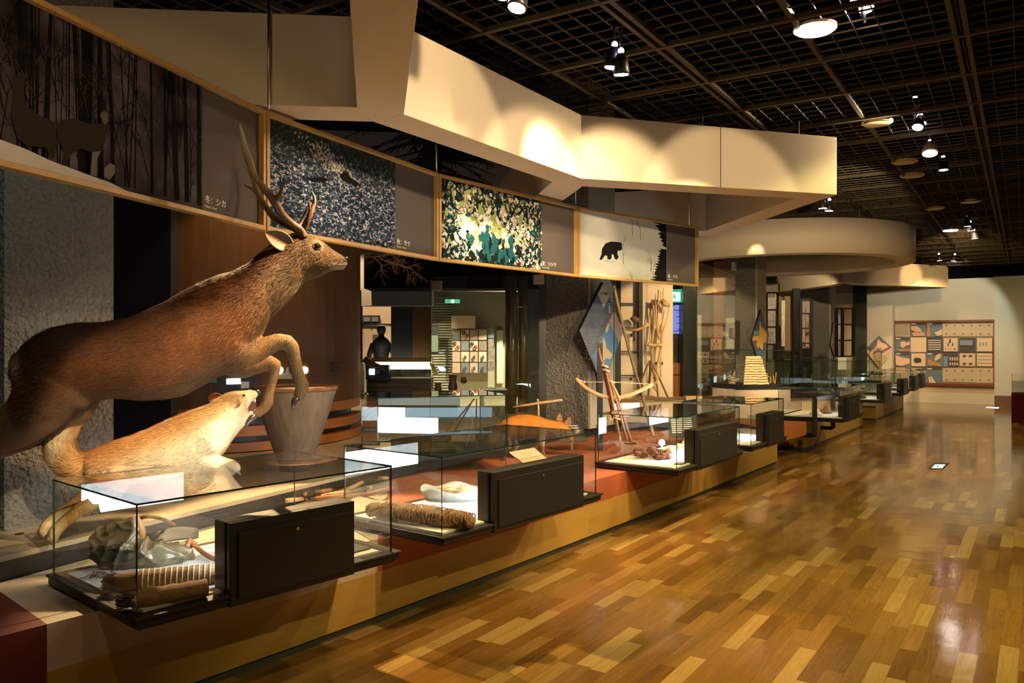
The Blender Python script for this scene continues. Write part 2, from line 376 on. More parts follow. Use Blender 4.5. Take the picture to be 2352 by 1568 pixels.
n_ = MB().prism(f+[along(3)+V(-.9, .65), V(.6, 9.0), V(-1.9, 5.2), V(-2.2, 4.0)], .05, .30).build('front_board', M_TAN, pl)
inn = [p+V(-.02, .015) for p in f]
MB().prism(inn+[along(3)+V(-.7, .5), V(.6, 8.5), V(-1.7, 5.0)], 0, .05).build('kick_board', mat('slate_kick', (.06, .07, .06), .5), pl)
e0, e1 = along(2.93), V(4.22, 11.39)
MB().prism([e0, e1, e1+V(-1.6, 1.0), e0+V(-1.6, 1.0)], .30, .49).build('orange_slab', M_ORANGE, pl)
o = MB().prism([along(0), along(0)-(arc[1]-arc[0])*.8, along(0)-(arc[1]-arc[0])*.8+V(-.55, .5), V(-2.40, 3.66)], 0, .49).build('red_block', M_REDBOX)
single(o, 'dark red low block at the lower left corner before the pale slab', 'block')
for (c, e, lab) in ((V(4.43, 11.97), V(6.77, 15.33), 'second low tan plinth beyond the black rails'), (V(7.60, 16.61), V(9.72, 19.73), 'third low tan plinth before the back wall')):
    t = thing('exhibit_plinth', lab, 'plinth', c)
    n = V(-.84, .54)
    MB().prism([c, e, e+n*1.9, c+n*1.9], .04, .30).build('front_board', M_TAN, t)
    MB().prism([c+V(.0, .02), e, e+n*1.8, c+n*1.8], 0, .04).build('kick_board', MATS['slate_kick'], t)
    MB().prism([c-BY*.02, e, e+n*1.9, c+n*1.9], .30, .49).build('pale_slab', M_MARBLE, t)
# rear stage, slightly higher, black riser
st = thing('rear_stage', 'raised beige stage with black riser behind the near plinth', 'stage', V(-2, 6, 0))
bk = [backpt(i*.25) for i in range(13)]
MB().prism(bk+[V(3.3, 14.5), V(-1, 15), V(-9, 12), V(-7, 3.3), V(-3.2, 2.2)], .585, .61).build('stage_top', M_BEIGE, st)
MB().prism([p+V(-.01, .01) for p in bk]+[V(3.2, 14.3), V(-1, 14.9), V(-9, 11.9), V(-6.9, 3.4), V(-3.15, 2.3)], 0, .585).build('riser', M_BLACK, st)
MB().lathe(FZ(45, 1226, .611), [(.022, 0), (.022, .003)], 16).build('socket_cap', M_BLACK, st)

# ---------------------------------------------------------------- pillars
def pillar(corner, w, z0, z1, label, turn=0):
    """corner: the plan point of the edge nearest the camera; the rough face runs left, the smooth face runs back"""
    c = Vector((corner[0], corner[1], 0)); t = thing('concrete_pillar', label, 'pillar', c+ZU*z0)
    p = [c, c-BX*w, c-BX*w+BY*w, c+BY*w]
    MB().prism(p, z0, z1).build('rough_shaft', M_CONC, t); return t, p
C0 = V(-2.684, 4.2)
t, p = pillar(C0, .6, .61, 5.2, 'rough grey concrete pillar behind the deer at the left edge')
C1 = V(.89, 9.3)
t, p = pillar(C1, .60, .61, 5.2, 'rough concrete pillar beside the fox')
MB().prism([C1+BX*.001, C1+BX*.03, C1+BX*.03+BY*.66, C1+BX*.001+BY*.66], .61, 5.2).build('smooth_face', M_CONCP, t)
for (px, d, w, lab) in ((1735, 14.6, .62, 'dark concrete pillar behind the straw hut case'), (1905, 20.0, .65, 'far concrete pillar between the window screens')):
    c = V((px-CX)/F*d, d)
    t, p = pillar(c, w, 0, 5.2, lab)
    MB().prism([c+BX*.001, c+BX*.03, c+BX*.03+BY*w, c+BX*.001+BY*w], 0, 5.2).build('smooth_face', M_CONCP, t)
# ---------------------------------------------------------------- display cases
def pane(mb_parent, c, ax, w, h, th, az=ZU, name='glass_pane'):
    """sheet of glass: clear faces, dark green ground edges"""
    c = Vector(c); ax = Vector(ax).normalized(); az = Vector(az).normalized(); n = ax.cross(az).normalized()
    m = MB(); vs = []
    for s in (-1, 1):
        for b in (-1, 1):
            for a in (-1, 1): vs.append(c+ax*(a*w/2)+az*(b*h/2)+n*(s*th/2))
    m.add(vs, [(0, 1, 3, 2), (4, 6, 7, 5), (0, 4, 5, 1), (2, 3, 7, 6), (0, 2, 6, 4), (1, 5, 7, 3)], 0); m.m = [0, 0, 1, 1, 1, 1]
    return m.build(name, [M_GLASS, M_GEDGE], mb_parent, fix=True)
M_LINER = mat('white_case_liner', (.78, .74, .66), .6)
M_LINEREDGE = mat('case_base_metal', (.03, .028, .027), .35)
def display_case(corner, ang, L_, Wd, s0, s1, label, z0=.49, zt=.975, housing=True, hz=.845, lit=1.0):
    e = V(math.sin(math.radians(ang)), math.cos(math.radians(ang))); n = V(-e.y, e.x)   # e: along the front, n: to the back
    c = Vector((corner[0], corner[1], 0)); t = thing('display_case', label, 'display case', c+ZU*z0, 'low glass display cases on the plinths')
    zb = z0+.055; P = lambda s, w, z: c+e*s+n*w+ZU*z
    b = MB(); r = .035
    b.prism([P(-.012, -.02, 0), P(L_+.03, -.02, 0), P(L_+.03, Wd+.02, 0), P(-.012, Wd+.02, 0)], z0+.012, zb-.012)
    b.prism([P(0.004, -.004, 0), P(L_+.012, -.004, 0), P(L_+.012, Wd+.004, 0), P(.004, Wd+.004, 0)], z0, z0+.012)
    for (a0, a1, w0, w1) in ((-.02, L_+.045, -.03, r), (-.02, L_+.045, Wd-r, Wd+.03), (-.02, r, r, Wd-r), (L_-r, L_+.045, r, Wd-r)):
        b.prism([P(a0, w0, 0), P(a1, w0, 0), P(a1, w1, 0), P(a0, w1, 0)], zb-.012, zb)
    b.build('base_tray', M_CHAR, t, bevel=.003)
    MB().prism([P(r+.01, r+.01, 0), P(L_-r-.01, r+.01, 0), P(L_-r-.01, Wd-r-.01, 0), P(r+.01, Wd-r-.01, 0)], zb-.012, zb+.006).build('white_liner', M_LINER, t)
    h = zt-zb; th = .007
    pane(t, P(L_/2, .004, (zb+zt)/2), e, L_, h, th); pane(t, P(L_/2, Wd-.004, (zb+zt)/2), e, L_, h, th)
    pane(t, P(.004, Wd/2, (zb+zt)/2), n, Wd-.016, h, th); pane(t, P(L_-.004, Wd/2, (zb+zt)/2), n, Wd-.016, h, th)
    pane(t, P(L_/2, Wd/2, zt+.004), e, L_, Wd, .008, n)
    if housing:
        y0, y1 = -.03, .10
        hb = MB(); hb.prism([P(s0, .012, 0), P(s1, .012, 0), P(s1, y1, 0), P(s0, y1, 0)], zb, hz)
        hb.prism([P(s0, y0, 0), P(s1, y0, 0), P(s1, .0, 0), P(s0, .0, 0)], z0+.002, hz)
        hb.prism([P(s0, -.002, 0), P(s1, -.002, 0), P(s1, .014, 0), P(s0, .014, 0)], hz-.006, hz)
        ho = hb.build('lamp_housing', M_CHAR, t, bevel=.003)
        MB().prism([P(s0+.035, y0-.008, 0), P(s1-.02, y0-.008, 0), P(s1-.02, y0+.004, 0), P(s0+.035, y0+.004, 0)], z0+.03, hz-.045).build('access_door', M_CHAR, ho, bevel=.002)
        MB().lathe(P((s0+s1)/2, y0-.007, hz-.075), [(.008, -.002), (.008, .005), (.003, .005), (.003, .003)], 16, ax=-n).build('lock', mat('brass_lock', (.8, .6, .3), .3, metal=1), ho)
        MB().prism([P(s0+.03, y1, 0), P(s1-.03, y1, 0), P(s1-.03, y1+.004, 0), P(s0+.03, y1+.004, 0)], zb+.10, hz-.03).build('light_panel', M_LED if lit >= 1 else emis('dim_light_panel', (.85, .92, 1), 5*lit), ho)
    return t, P
case1, P1_ = display_case((-1.452, 3.074), 40.9, 1.284, .863, .375, 1.024, 'display case with a crumpled leather bag and bark bundle, nearest on the pale slab')
case2, P2_ = display_case((-.382, 4.354), 38.0, 1.587, .82, .413, 1.378, 'display case with woven bark roll and stone dish, second from the front')
case3, P3_ = display_case((1.385, 6.67), 35.8, 1.495, .76, .375, 1.34, 'display case holding a dark brown root cluster and white disc')
case4, P4_ = display_case((2.47, 8.2), 35.8, 1.09, .76, .43, 1.0, 'small display case with shells at the far end of the near plinth')
def cx_(px, d): return V((px-CX)/F*d, d)
case5, P5_ = display_case(cx_(1936, 11.2), 34.6, 1.25, .9, .06+.1, .95, 'display case with pale shell on the second plinth behind the black rails', lit=.6)
case6, P6_ = display_case(cx_(2024, 14.9), 34.2, 1.2, .9, .12, .9, 'display case with toy-like dark stands, first on the third plinth', lit=.6)
case7, P7_ = display_case(cx_(2069, 17.0), 34, 1.1, .8, .14, .85, 'display case second along the third plinth before the back wall', lit=.6)
case8, P8_ = display_case(cx_(2097, 18.75), 34, .75, .7, .1, .7, 'small display case second from the back wall on the third plinth', lit=.6)
case9, P9_ = display_case(cx_(2114, 19.9), 34, .7, .7, .1, .66, 'smallest display case nearest the poster wall', lit=.6)

# straw diorama case and other taller glass cases behind the first row
def glass_box(name, c, e, L_, Wd, z0, z1, label, base=None, th=.008, cat='glass case'):
    e = Vector(e).normalized(); n = V(-e.y, e.x); c = Vector(c); t = thing(name, label, cat, c+ZU*z0)
    P = lambda s, w, z: c+e*s+n*w+ZU*z; h = z1-z0
    pane(t, P(L_/2, 0, z0+h/2), e, L_, h, th); pane(t, P(L_/2, Wd, z0+h/2), e, L_, h, th)
    pane(t, P(th/2, Wd/2, z0+h/2), n, Wd-.02, h, th); pane(t, P(L_-th/2, Wd/2, z0+h/2), n, Wd-.02, h, th)
    pane(t, P(L_/2, Wd/2, z1+.004), e, L_, Wd, th, n)
    if base:
        MB().prism([P(-.02, -.02, 0), P(L_+.02, -.02, 0), P(L_+.02, Wd+.02, 0), P(-.02, Wd+.02, 0)], z0-base, z0-.001).build('base_tray', M_CHAR, t)
    return t, P
EX = BX
dio, PD = glass_box('glass_case', V(-1.12, 6.62), V(.93, .36), 1.16, .75, .67, 1.145, 'glass case with golden straw and thin sticks behind the second display case', base=.06)
# hut case on white plinth
hc = W(1689, 0, 12.4); hc.z = 0
hut_pl = thing('white_plinth', 'tall white plinth carrying the straw hut case', 'plinth', V(hc.x, hc.y, 0))
u1 = V(.985, .17); 
def Hp(s, w, z=0): return V(hc.x, hc.y)+u1*s+V(-u1.y, u1.x)*w+ZU*z
MB().prism([Hp(0, 0), Hp(.93, 0), Hp(.93, .8), Hp(0, .8)], .0, .88).build('body', mat('pinkish_white_board', (.62, .52, .42), .6), hut_pl)
MB().prism([Hp(0, -.004), Hp(.93, -.004), Hp(.93, .8), Hp(0, .8)], .872, .885).build('lip', M_WHITE, hut_pl)
hutc, _ = glass_box('glass_case', Hp(.005, .01), u1, .92, .78, .965, 1.50, 'tall glass case over the straw hut model on the white plinth', base=.08)
hut = thing('straw_hut_model', 'pale bark A-frame hut model inside the tall glass case', 'model', Hp(.36, .35, .965))
m = MB(); rnd = random.Random(3)
top = 1.405; rows = 11
for k in range(rows):      # overlapping ragged courses of pale bark
    f0, f1 = k/rows, (k+1)/rows+.03
    def pt(s, f, off): # s along roof 0..1, f up the slope
        xa = .19+.17*f*1.0; z = .967+(top-.967)*min(f, 1)
        x = xa + s*(.43-.17*f)-.02; y = .08+.26*f
        return Hp(x, y-off, z)
    q = [pt(s/8, f0+rnd.uniform(-.015, .015), .022) for s in range(9)]+[pt(s/8, f1, .0) for s in range(8, -1, -1)]
    for s in range(8):
        m.add([q[s], q[s+1], q[16-s], q[17-s]], [(0, 1, 2, 3)])
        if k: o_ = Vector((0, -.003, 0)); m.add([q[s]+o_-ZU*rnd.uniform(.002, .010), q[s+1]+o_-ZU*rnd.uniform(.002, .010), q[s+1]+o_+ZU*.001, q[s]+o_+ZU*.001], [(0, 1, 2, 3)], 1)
m.add([Hp(.60, .06, .967), Hp(.575, .34, top), Hp(.70, .5, .967)], [(0, 1, 2)], 1); m.add([Hp(.17, .1, .967), Hp(.70, .5, .967), Hp(.58, .35, top), Hp(.34, .35, top)], [(0, 1, 2, 3)], 1)
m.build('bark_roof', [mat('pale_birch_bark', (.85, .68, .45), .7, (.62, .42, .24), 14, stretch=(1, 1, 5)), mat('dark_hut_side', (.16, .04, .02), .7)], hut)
m = MB()
for k in range(5): m.tube([Hp(.60+.05*k, .2+rnd.uniform(-.05, .1), .967), Hp(.62+.05*k, .25, 1.05+rnd.uniform(0, .12))], .006, 6)
m.tube([Hp(.66+.045*math.cos(a/3), .2, 1.03+.05*math.sin(a/3)) for a in range(19)], .006, 6)
o = m.build('fence_sticks', M_WOODL, hut)
# glass clutter behind the second plinth
glass_box('glass_case', cx_(1800, 13.2), u1, .95, .6, .75, 1.33, 'clear glass case right of the straw hut case, with pale card inside', base=.05)
glass_box('glass_case', cx_(1822, 16.0), u1, 1.3, .7, .7, 1.25, 'clear glass case in the middle distance behind the second plinth', base=.05)
glass_box('glass_case', cx_(1940, 18.3), u1, .9, .7, .75, 1.2, 'clear glass case before the dark corner near the diamond map', base=.05)
glass_box('glass_case', cx_(1997, 18.9), u1, .32, .3, .9, 1.5, 'narrow tall glass box in front of the diamond map on the white pillar', base=.03)
for (px, d, w, h, lab) in ((1800, 13.25, .9, .70, 'cream plinth under the glass case right of the straw hut'), (1822, 16.05, 1.25, .65, 'cream plinth under the middle distance glass case'), (1940, 18.35, .9, .70, 'bright cream plinth under the glass case near the dark corner'), (1997, 18.93, .3, .87, 'thin plinth under the narrow glass box')):
    c = cx_(px, d); t = single(MB().prism([c, c+u1*w, c+u1*w+V(-u1.y, u1.x)*.6, c+V(-u1.y, u1.x)*.6], 0, h).build('white_plinth', MATS['pinkish_white_board']), lab, 'plinth')
t = thing('card_stand', 'small pale card standing in the glass case behind the second plinth', 'card', cx_(1945, 16.4)+ZU*.99)
MB().box(cx_(1935, 16.4)+ZU*1.2, .17, .01, .25, V(1, 0)).build('card', M_WHITE, t); MB().box(cx_(1935, 16.4)+ZU*.90, .01, .01, .36, V(1, 0)).build('stem', M_STEEL, t)

# tall showcase panes between the hall and the rear gallery
def tall(pa, pb, da, db, z0, z1, label, clampz=None):
    a = V((pa-CX)/F*da, da); b = V((pb-CX)/F*db, db); e = b-a; t = thing('glass_screen', label, 'glass screen', a+ZU*z0)
    pane(t, (a+b)/2+ZU*((z0+z1)/2), e, e.length, z1-z0, .012)
    if clampz:
        for q in clampz: MB().box(q[0], .12, .05, .11, e.normalized()).build('clamp', M_STEEL, t)
    return t
cl = lambda px, py, d: [W(px, py, d)]
tall(988, 1240, 9.3, 9.0, .61, 2.38, 'tall frameless glass screen left of the fox pillar', [(W(1003, 656, 9.28),), (W(1238, 642, 9.0),)])
tall(1183, 1237, 10.6, 10.6, .61, 2.1, 'narrow glass screen edge behind the tall screen left of the fox pillar')
tall(836, 899, 10.2, 10.2, .0, 1.85, 'glass screen before the mannequin corner beside the wooden drum')
tall(1600, 1688, 9.8, 11.8, .61, 2.62, 'tall glass screen right of the hanging tool display', [(W(1686, 611, 11.75),)])
tall(1410, 1600, 8.9, 9.8, .61, 2.55, 'tall glass screen in front of the hanging tool display')
# ---------------------------------------------------------------- suspended photo panels
ZP0, ZP1 = 2.25, 2.93
KP = (ZP1-EYE)*F
def PP(px, py): d = KP/(HY-py); return V((px-CX)/F*d, d)
corners = [PP(100, 2), PP(610, 255), PP(1007, 398), PP(1327, 474), PP(1604, 520)]
a = corners[1]+(corners[0]-corners[1])*1.18; corners[0] = a
def panel(i, label, gx, draw, text):
    A, B = corners[i], corners[i+1]; e = (B-A).normalized(); A = A+e*.006; B = B-e*.006
    n = V(e.y, -e.x);  n = n if n.dot(-A) > 0 else -n
    t = thing('photo_panel', label, 'photo panel', A+ZU*ZP0, 'large photo panels hanging in a row')
    Lw = (B-A).length; m = MB(); fw = .024
    for z in (ZP0+fw/2, ZP1-fw/2): m.box((A+B)/2+ZU*z-n*.02, Lw, .055, fw, e, n)
    for s in (fw/2, Lw-fw/2): m.box(A+e*s-n*.02+ZU*((ZP0+ZP1)/2), fw, .055, ZP1-ZP0-2*fw, e, n)
    m.build('wood_frame', M_FRAMEW, t, bevel=.002)
    def X(px, py, off=0):
        r = (px-CX)/F; A2 = A+n*off; s = (A2.x-r*A2.y)/(r*e.y-e.x); p = A2+e*s
        return Vector((p.x, p.y, EYE+(HY-py)/F*p.y))
    def s_of(px):
        r = (px-CX)/F; return (A.x-r*A.y)/(r*e.y-e.x)
    sg = s_of(gx)
    MB().box(A+e*(Lw/2)-n*.03+ZU*((ZP0+ZP1)/2), Lw-.02, .01, ZP1-ZP0-.02, e, n).build('backing_board', M_GREY, t)
    draw(t, A, e, n, sg, Lw, X, fw)
    p = A+e*(sg+.02)+n*(-.024)+ZU*(ZP0+.075)
    textmesh(text, .044, M_INK, 'caption', t, p, e, ZU)
    textmesh(['Winter : Deer', 'Autumn : Salmon', 'Summer : Plants', 'Spring : Bear'][i], .017, M_INK, 'caption', t, p-ZU*.026, e, ZU)
    return t
def sheet(t, A, e, n, s0, s1, z0, z1, m, name='print', off=-.0245):
    return MB().box(A+e*((s0+s1)/2)+n*off+ZU*((z0+z1)/2), s1-s0, .002, z1-z0, e, n).build(name, m, t)
def clip(s, z, sg, fw): return min(max(s, fw+.002), sg-.002), min(max(z, ZP0+fw+.002), ZP1-fw-.002)
class Draw:
    def __init__(s, A, e, n, sg, fw): s.A, s.e, s.n, s.sg, s.fw, s.m, s.k = A, e, n, sg, fw, MB(), 0
    def pt(s, a, z, off): a, z = clip(a, z, s.sg, s.fw); return s.A+s.e*a+s.n*(-.0232+off)+ZU*z
    def poly(s, pts, mi, off=None):
        s.k += 1; off = (.00001*s.k) if off is None else off
        P_ = [s.pt(a, z, off) for a, z in pts]
        nn = Vector((0, 0, 0))
        for i in range(len(P_)): nn += P_[i].cross(P_[(i+1) % len(P_)])
        if nn.length < 1e-7: return
        if nn.dot(s.n) < 0: P_ = P_[::-1]
        s.m.add(P_, [tuple(range(len(P_)))], mi)
    def stroke(s, a, z, b, y, w0, w1, mi):
        d = math.hypot(b-a, y-z) or 1; nx, nz = -(y-z)/d, (b-a)/d
        s.poly([(a-nx*w0/2, z-nz*w0/2), (a+nx*w0/2, z+nz*w0/2), (b+nx*w1/2, y+nz*w1/2), (b-nx*w1/2, y-nz*w1/2)], mi)
def branch(D, a, z, ang, ln, w, mi, rnd, dep=0):
    b, y = a+math.cos(ang)*ln, z+math.sin(ang)*ln; D.stroke(a, z, b, y, w, w*.6, mi)
    if dep < 3:
        for k in range(2 if dep else 3):
            branch(D, a+(b-a)*rnd.uniform(.4, 1), z+(y-z)*rnd.uniform(.4, 1), ang+rnd.choice((-1, 1))*rnd.uniform(.3, .9), ln*rnd.uniform(.45, .7), w*.55, mi, rnd, dep+1)
def pxs(X, A, e, pts):     # picture outlines measured in the photo, laid on the panel's own plane
    out = []
    for x, y in pts:
        q = X(x, y); out.append(((q-A).dot(e), q.z))
    return out
def draw_forest(t, A, e, n, sg, Lw, X, fw):
    sheet(t, A, e, n, fw, sg, ZP0+fw, ZP1-fw, mat('forest_print_sky', (.012, .009, .011), .8, spec=.08, col2=(.13, .11, .14), nscale=3.0, ndetail=5, contrast=1.5))
    D = Draw(A, e, n, sg, fw); rnd = random.Random(11)
    for k in range(46):
        s = rnd.uniform(fw, sg); w = rnd.choice((.006, .010, .02, .035)); le = rnd.uniform(-.05, .05)
        D.stroke(s, ZP0+.05, s+le, ZP1, w, w*.7, 0)
    for k in range(60):
        branch(D, rnd.uniform(fw, sg), rnd.uniform(ZP0+.05, ZP1-.2), math.pi/2+rnd.uniform(-.7, .7), rnd.uniform(.10, .28), .006, 0 if k % 4 else 1, rnd)
    g = lambda pts: pxs(X, A, e, pts)
    snow = g([(0, 318), (60, 340), (120, 368), (165, 385), (215, 404), (255, 418), (300, 443), (340, 452), (385, 468), (440, 484)])
    D.poly([(sg*.0+fw, snow[0][1]+.07)]+snow+[(snow[-1][0], ZP0+fw), (fw, ZP0+fw)], 2)
    D.poly(g([(30, 260), (36, 210), (30, 185), (48, 165), (62, 172), (60, 205), (62, 240), (90, 262), (130, 280), (136, 320), (130, 362), (120, 362), (110, 340), (80, 335), (70, 345), (62, 330), (45, 320)]), 3)
    D.poly(g([(133, 290), (145, 275), (175, 272), (210, 284), (236, 284), (242, 262), (236, 252), (252, 254), (260, 262), (250, 290), (246, 320), (238, 350), (226, 360), (222, 402), (214, 402), (214, 350), (190, 340), (168, 350), (158, 378), (146, 375), (150, 345), (138, 320)]), 3)
    D.poly(g([(212, 402), (216, 350), (236, 346), (228, 362), (226, 404)]), 4)
    D.poly(g([(234, 262), (242, 254), (252, 258), (254, 275), (246, 287), (240, 280)]), 5)
    D.poly(g([(244, 385), (258, 374), (268, 380), (268, 398), (256, 412), (244, 406)]), 4)
    D.m.build('print_detail', [mat('print_black_trunk', (.006, .005, .005), .8, spec=.08), mat('print_brown_twig', (.05, .035, .03), .8, spec=.08), mat('print_snow', (.66, .63, .58), .8, spec=.08, col2=(.55, .53, .52), nscale=12), mat('print_deer_brown', (.030, .023, .018), .8, spec=.08), mat('print_deer_white', (.17, .15, .13), .8, spec=.08), mat('print_deer_face', (.14, .10, .07), .8, spec=.08)], t)
panel(0, 'photo panel of deer in a dark winter forest, leftmost of the hanging row', 474, draw_forest, '冬：シカ')

def water_mat():
    m = bpy.data.materials.new('rippled_water_print'); t, N, L = nt(m); b = N['Principled BSDF']; b.inputs['Roughness'].default_value = .7; b.inputs['Specular IOR Level'].default_value = .1
    tc = N.new('ShaderNodeTexCoord'); mp = N.new('ShaderNodeMapping'); mp.inputs['Scale'].default_value = (1, 1, 1.7); L.new(tc.outputs['Object'], mp.inputs['Vector'])
    n1 = N.new('ShaderNodeTexNoise'); n1.inputs['Scale'].default_value = 34; n1.inputs['Detail'].default_value = 4; n1.inputs['Distortion'].default_value = 1.0; L.new(mp.outputs[0], n1.inputs['Vector'])
    cr = N.new('ShaderNodeValToRGB'); el = cr.color_ramp.elements; el[0].position = .40; el[0].color = (.006, .015, .03, 1); el[1].position = .70; el[1].color = (.85, .76, .76, 1)
    x = el.new(.50); x.color = (.02, .045, .08, 1); x = el.new(.56); x.color = (.14, .17, .24, 1)
    L.new(n1.outputs['Fac'], cr.inputs[0])
    sp = N.new('ShaderNodeSeparateXYZ'); L.new(tc.outputs['Object'], sp.inputs[0])
    mr = N.new('ShaderNodeMapRange'); mr.inputs[1].default_value = .38; mr.inputs[2].default_value = .60; L.new(sp.outputs['Z'], mr.inputs[0])
    n2 = N.new('ShaderNodeTexNoise'); n2.inputs['Scale'].default_value = 4; L.new(tc.outputs['Object'], n2.inputs['Vector'])
    ml = N.new('ShaderNodeMath'); ml.operation = 'MULTIPLY'; L.new(mr.outputs[0], ml.inputs[0]); ml.inputs[1].default_value = .88
    mx = N.new('ShaderNodeMix'); mx.data_type = 'RGBA'; mx.inputs[7].default_value = (.018, .03, .02, 1); L.new(ml.outputs[0], mx.inputs[0]); L.new(cr.outputs[0], mx.inputs[6])
    L.new(mx.outputs[2], b.inputs['Base Color']); return m
def draw_water(t, A, e, n, sg, Lw, X, fw):
    sheet(t, A, e, n, fw, sg, ZP0+fw, ZP1-fw, water_mat())
    D = Draw(A, e, n, sg, fw); rnd = random.Random(5); g = lambda pts: pxs(X, A, e, pts)
    c = g([(765, 375)])[0]
    for k in range(420):
        u = rnd.gauss(0, .13); v = rnd.gauss(0, .035)-u*.32
        a, z = c[0]+u, c[1]+v; q = rnd.uniform(.006, .022)
        D.poly([(a, z), (a+q, z+q*.6), (a+q*.3, z+q*1.1)], 0 if k % 3 else 1)
    D.poly(g([(709, 404), (720, 408), (745, 405), (762, 413), (750, 418), (722, 416)]), 2)
    D.poly(g([(785, 400), (800, 392), (812, 408), (830, 420), (824, 428), (806, 418), (790, 412)]), 2)
    D.m.build('print_detail', [mat('print_foam', (.50, .47, .44), .8, spec=.08), mat('print_foam_dim', (.28, .28, .28), .8, spec=.08), MATS['print_black_trunk']], t)
panel(1, 'photo panel of sparkling rippled water with salmon, behind the deer antlers', 914, draw_water, '秋：サケ')

def draw_leaves(t, A, e, n, sg, Lw, X, fw):
    sheet(t, A, e, n, fw, sg, ZP0+fw, ZP1-fw, mat('leaf_print_ground', (.006, .018, .02), .8, spec=.08, col2=(.02, .06, .06), nscale=14, ndetail=5))
    D = Draw(A, e, n, sg, fw); rnd = random.Random(21)
    def leaf(a, z, L_, ang, w, mi):
        P_ = []
        for k in range(9):
            u = k/8; P_.append((u*L_, w*L_*math.sin(math.pi*u**.8)))
        for k in range(7, 0, -1):
            u = k/8; P_.append((u*L_, -w*L_*math.sin(math.pi*u**.8)))
        c, s = math.cos(ang), math.sin(ang); D.poly([(a+x*c-y*s, z+x*s+y*c) for x, y in P_], mi)
    for k in range(1700):
        a, z = rnd.uniform(fw, sg), rnd.uniform(ZP0+fw, ZP1-fw)
        u, v = (a-fw)/(sg-fw), (z-ZP0)/(ZP1-ZP0)
        if v > .72: mi = rnd.choice((0, 5, 2, 2, 0, 3))
        elif v < .35: mi = rnd.choice((2, 4, 1, 0, 6, 1)) if u < .35 or u > .7 else rnd.choice((4, 4, 4, 2))
        else: mi = rnd.choice((1, 1, 0, 1, 3, 6)) if .12 < u < .9 else rnd.choice((2, 4, 5, 0))
        leaf(a, z, rnd.uniform(.012, .05), rnd.uniform(0, 6.3), rnd.uniform(.15, .4), mi)
    for (u, v, L_, ang, w, mi) in ((.33, .48, .30, 2.2, .22, 3), (.36, .5, .26, .1, .22, 1), (.3, .52, .26, -2.9, .3, 1), (.42, .42, .25, 1.0, .2, 1), (.5, .42, .3, .9, .25, 3), (.4, .38, .2, -.6, .3, 1), (.28, .36, .26, -2.7, .25, 1), (.5, .2, .24, 1.5, .3, 4), (.35, .12, .25, 1.8, .35, 1), (.56, .46, .2, .4, .25, 3), (.63, .4, .2, -.5, .3, 0), (.45, .5, .18, 1.5, .2, 1), (.7, .62, .16, 1.1, .2, 3), (.2, .74, .2, .5, .2, 3)):
        for j in range(3): leaf(fw+(u+rnd.gauss(0, .05))*(sg-fw), ZP0+(v+rnd.gauss(0, .05))*(ZP1-ZP0), L_*rnd.uniform(.4, .65), ang+rnd.gauss(0, .5), w*rnd.uniform(.8, 1.3), mi)
    for k in range(160): leaf(fw+rnd.gauss(.42, .18)*(sg-fw), ZP0+rnd.gauss(.42, .16)*(ZP1-ZP0), rnd.uniform(.03, .09), rnd.uniform(0, 6.3), rnd.uniform(.15, .35), rnd.choice((1, 1, 0, 0, 3, 4)))
    for k in range(60): leaf(fw+rnd.gauss(.5, .1)*(sg-fw), ZP0+rnd.uniform(.05, .3)*(ZP1-ZP0), rnd.uniform(.04, .12), rnd.uniform(1, 2.2), rnd.uniform(.2, .35), rnd.choice((4, 4, 2)))
    D.m.build('print_detail', [mat('leaf_cream', (.62, .55, .42), .8, spec=.08), mat('leaf_white', (.92, .9, .82), .8, spec=.08), mat('leaf_dark', (.012, .02, .018), .8, spec=.08), mat('leaf_green', (.35, .42, .14), .8, spec=.08), mat('leaf_teal', (.02, .12, .14), .8, spec=.08), mat('leaf_brown', (.16, .13, .09), .8, spec=.08), mat('leaf_pink', (.55, .36, .30), .8, spec=.08)], t)
panel(2, 'photo panel of bright broad-leaved plants, third of the hanging row', 1247, draw_leaves, '夏：シシウド'[:5])

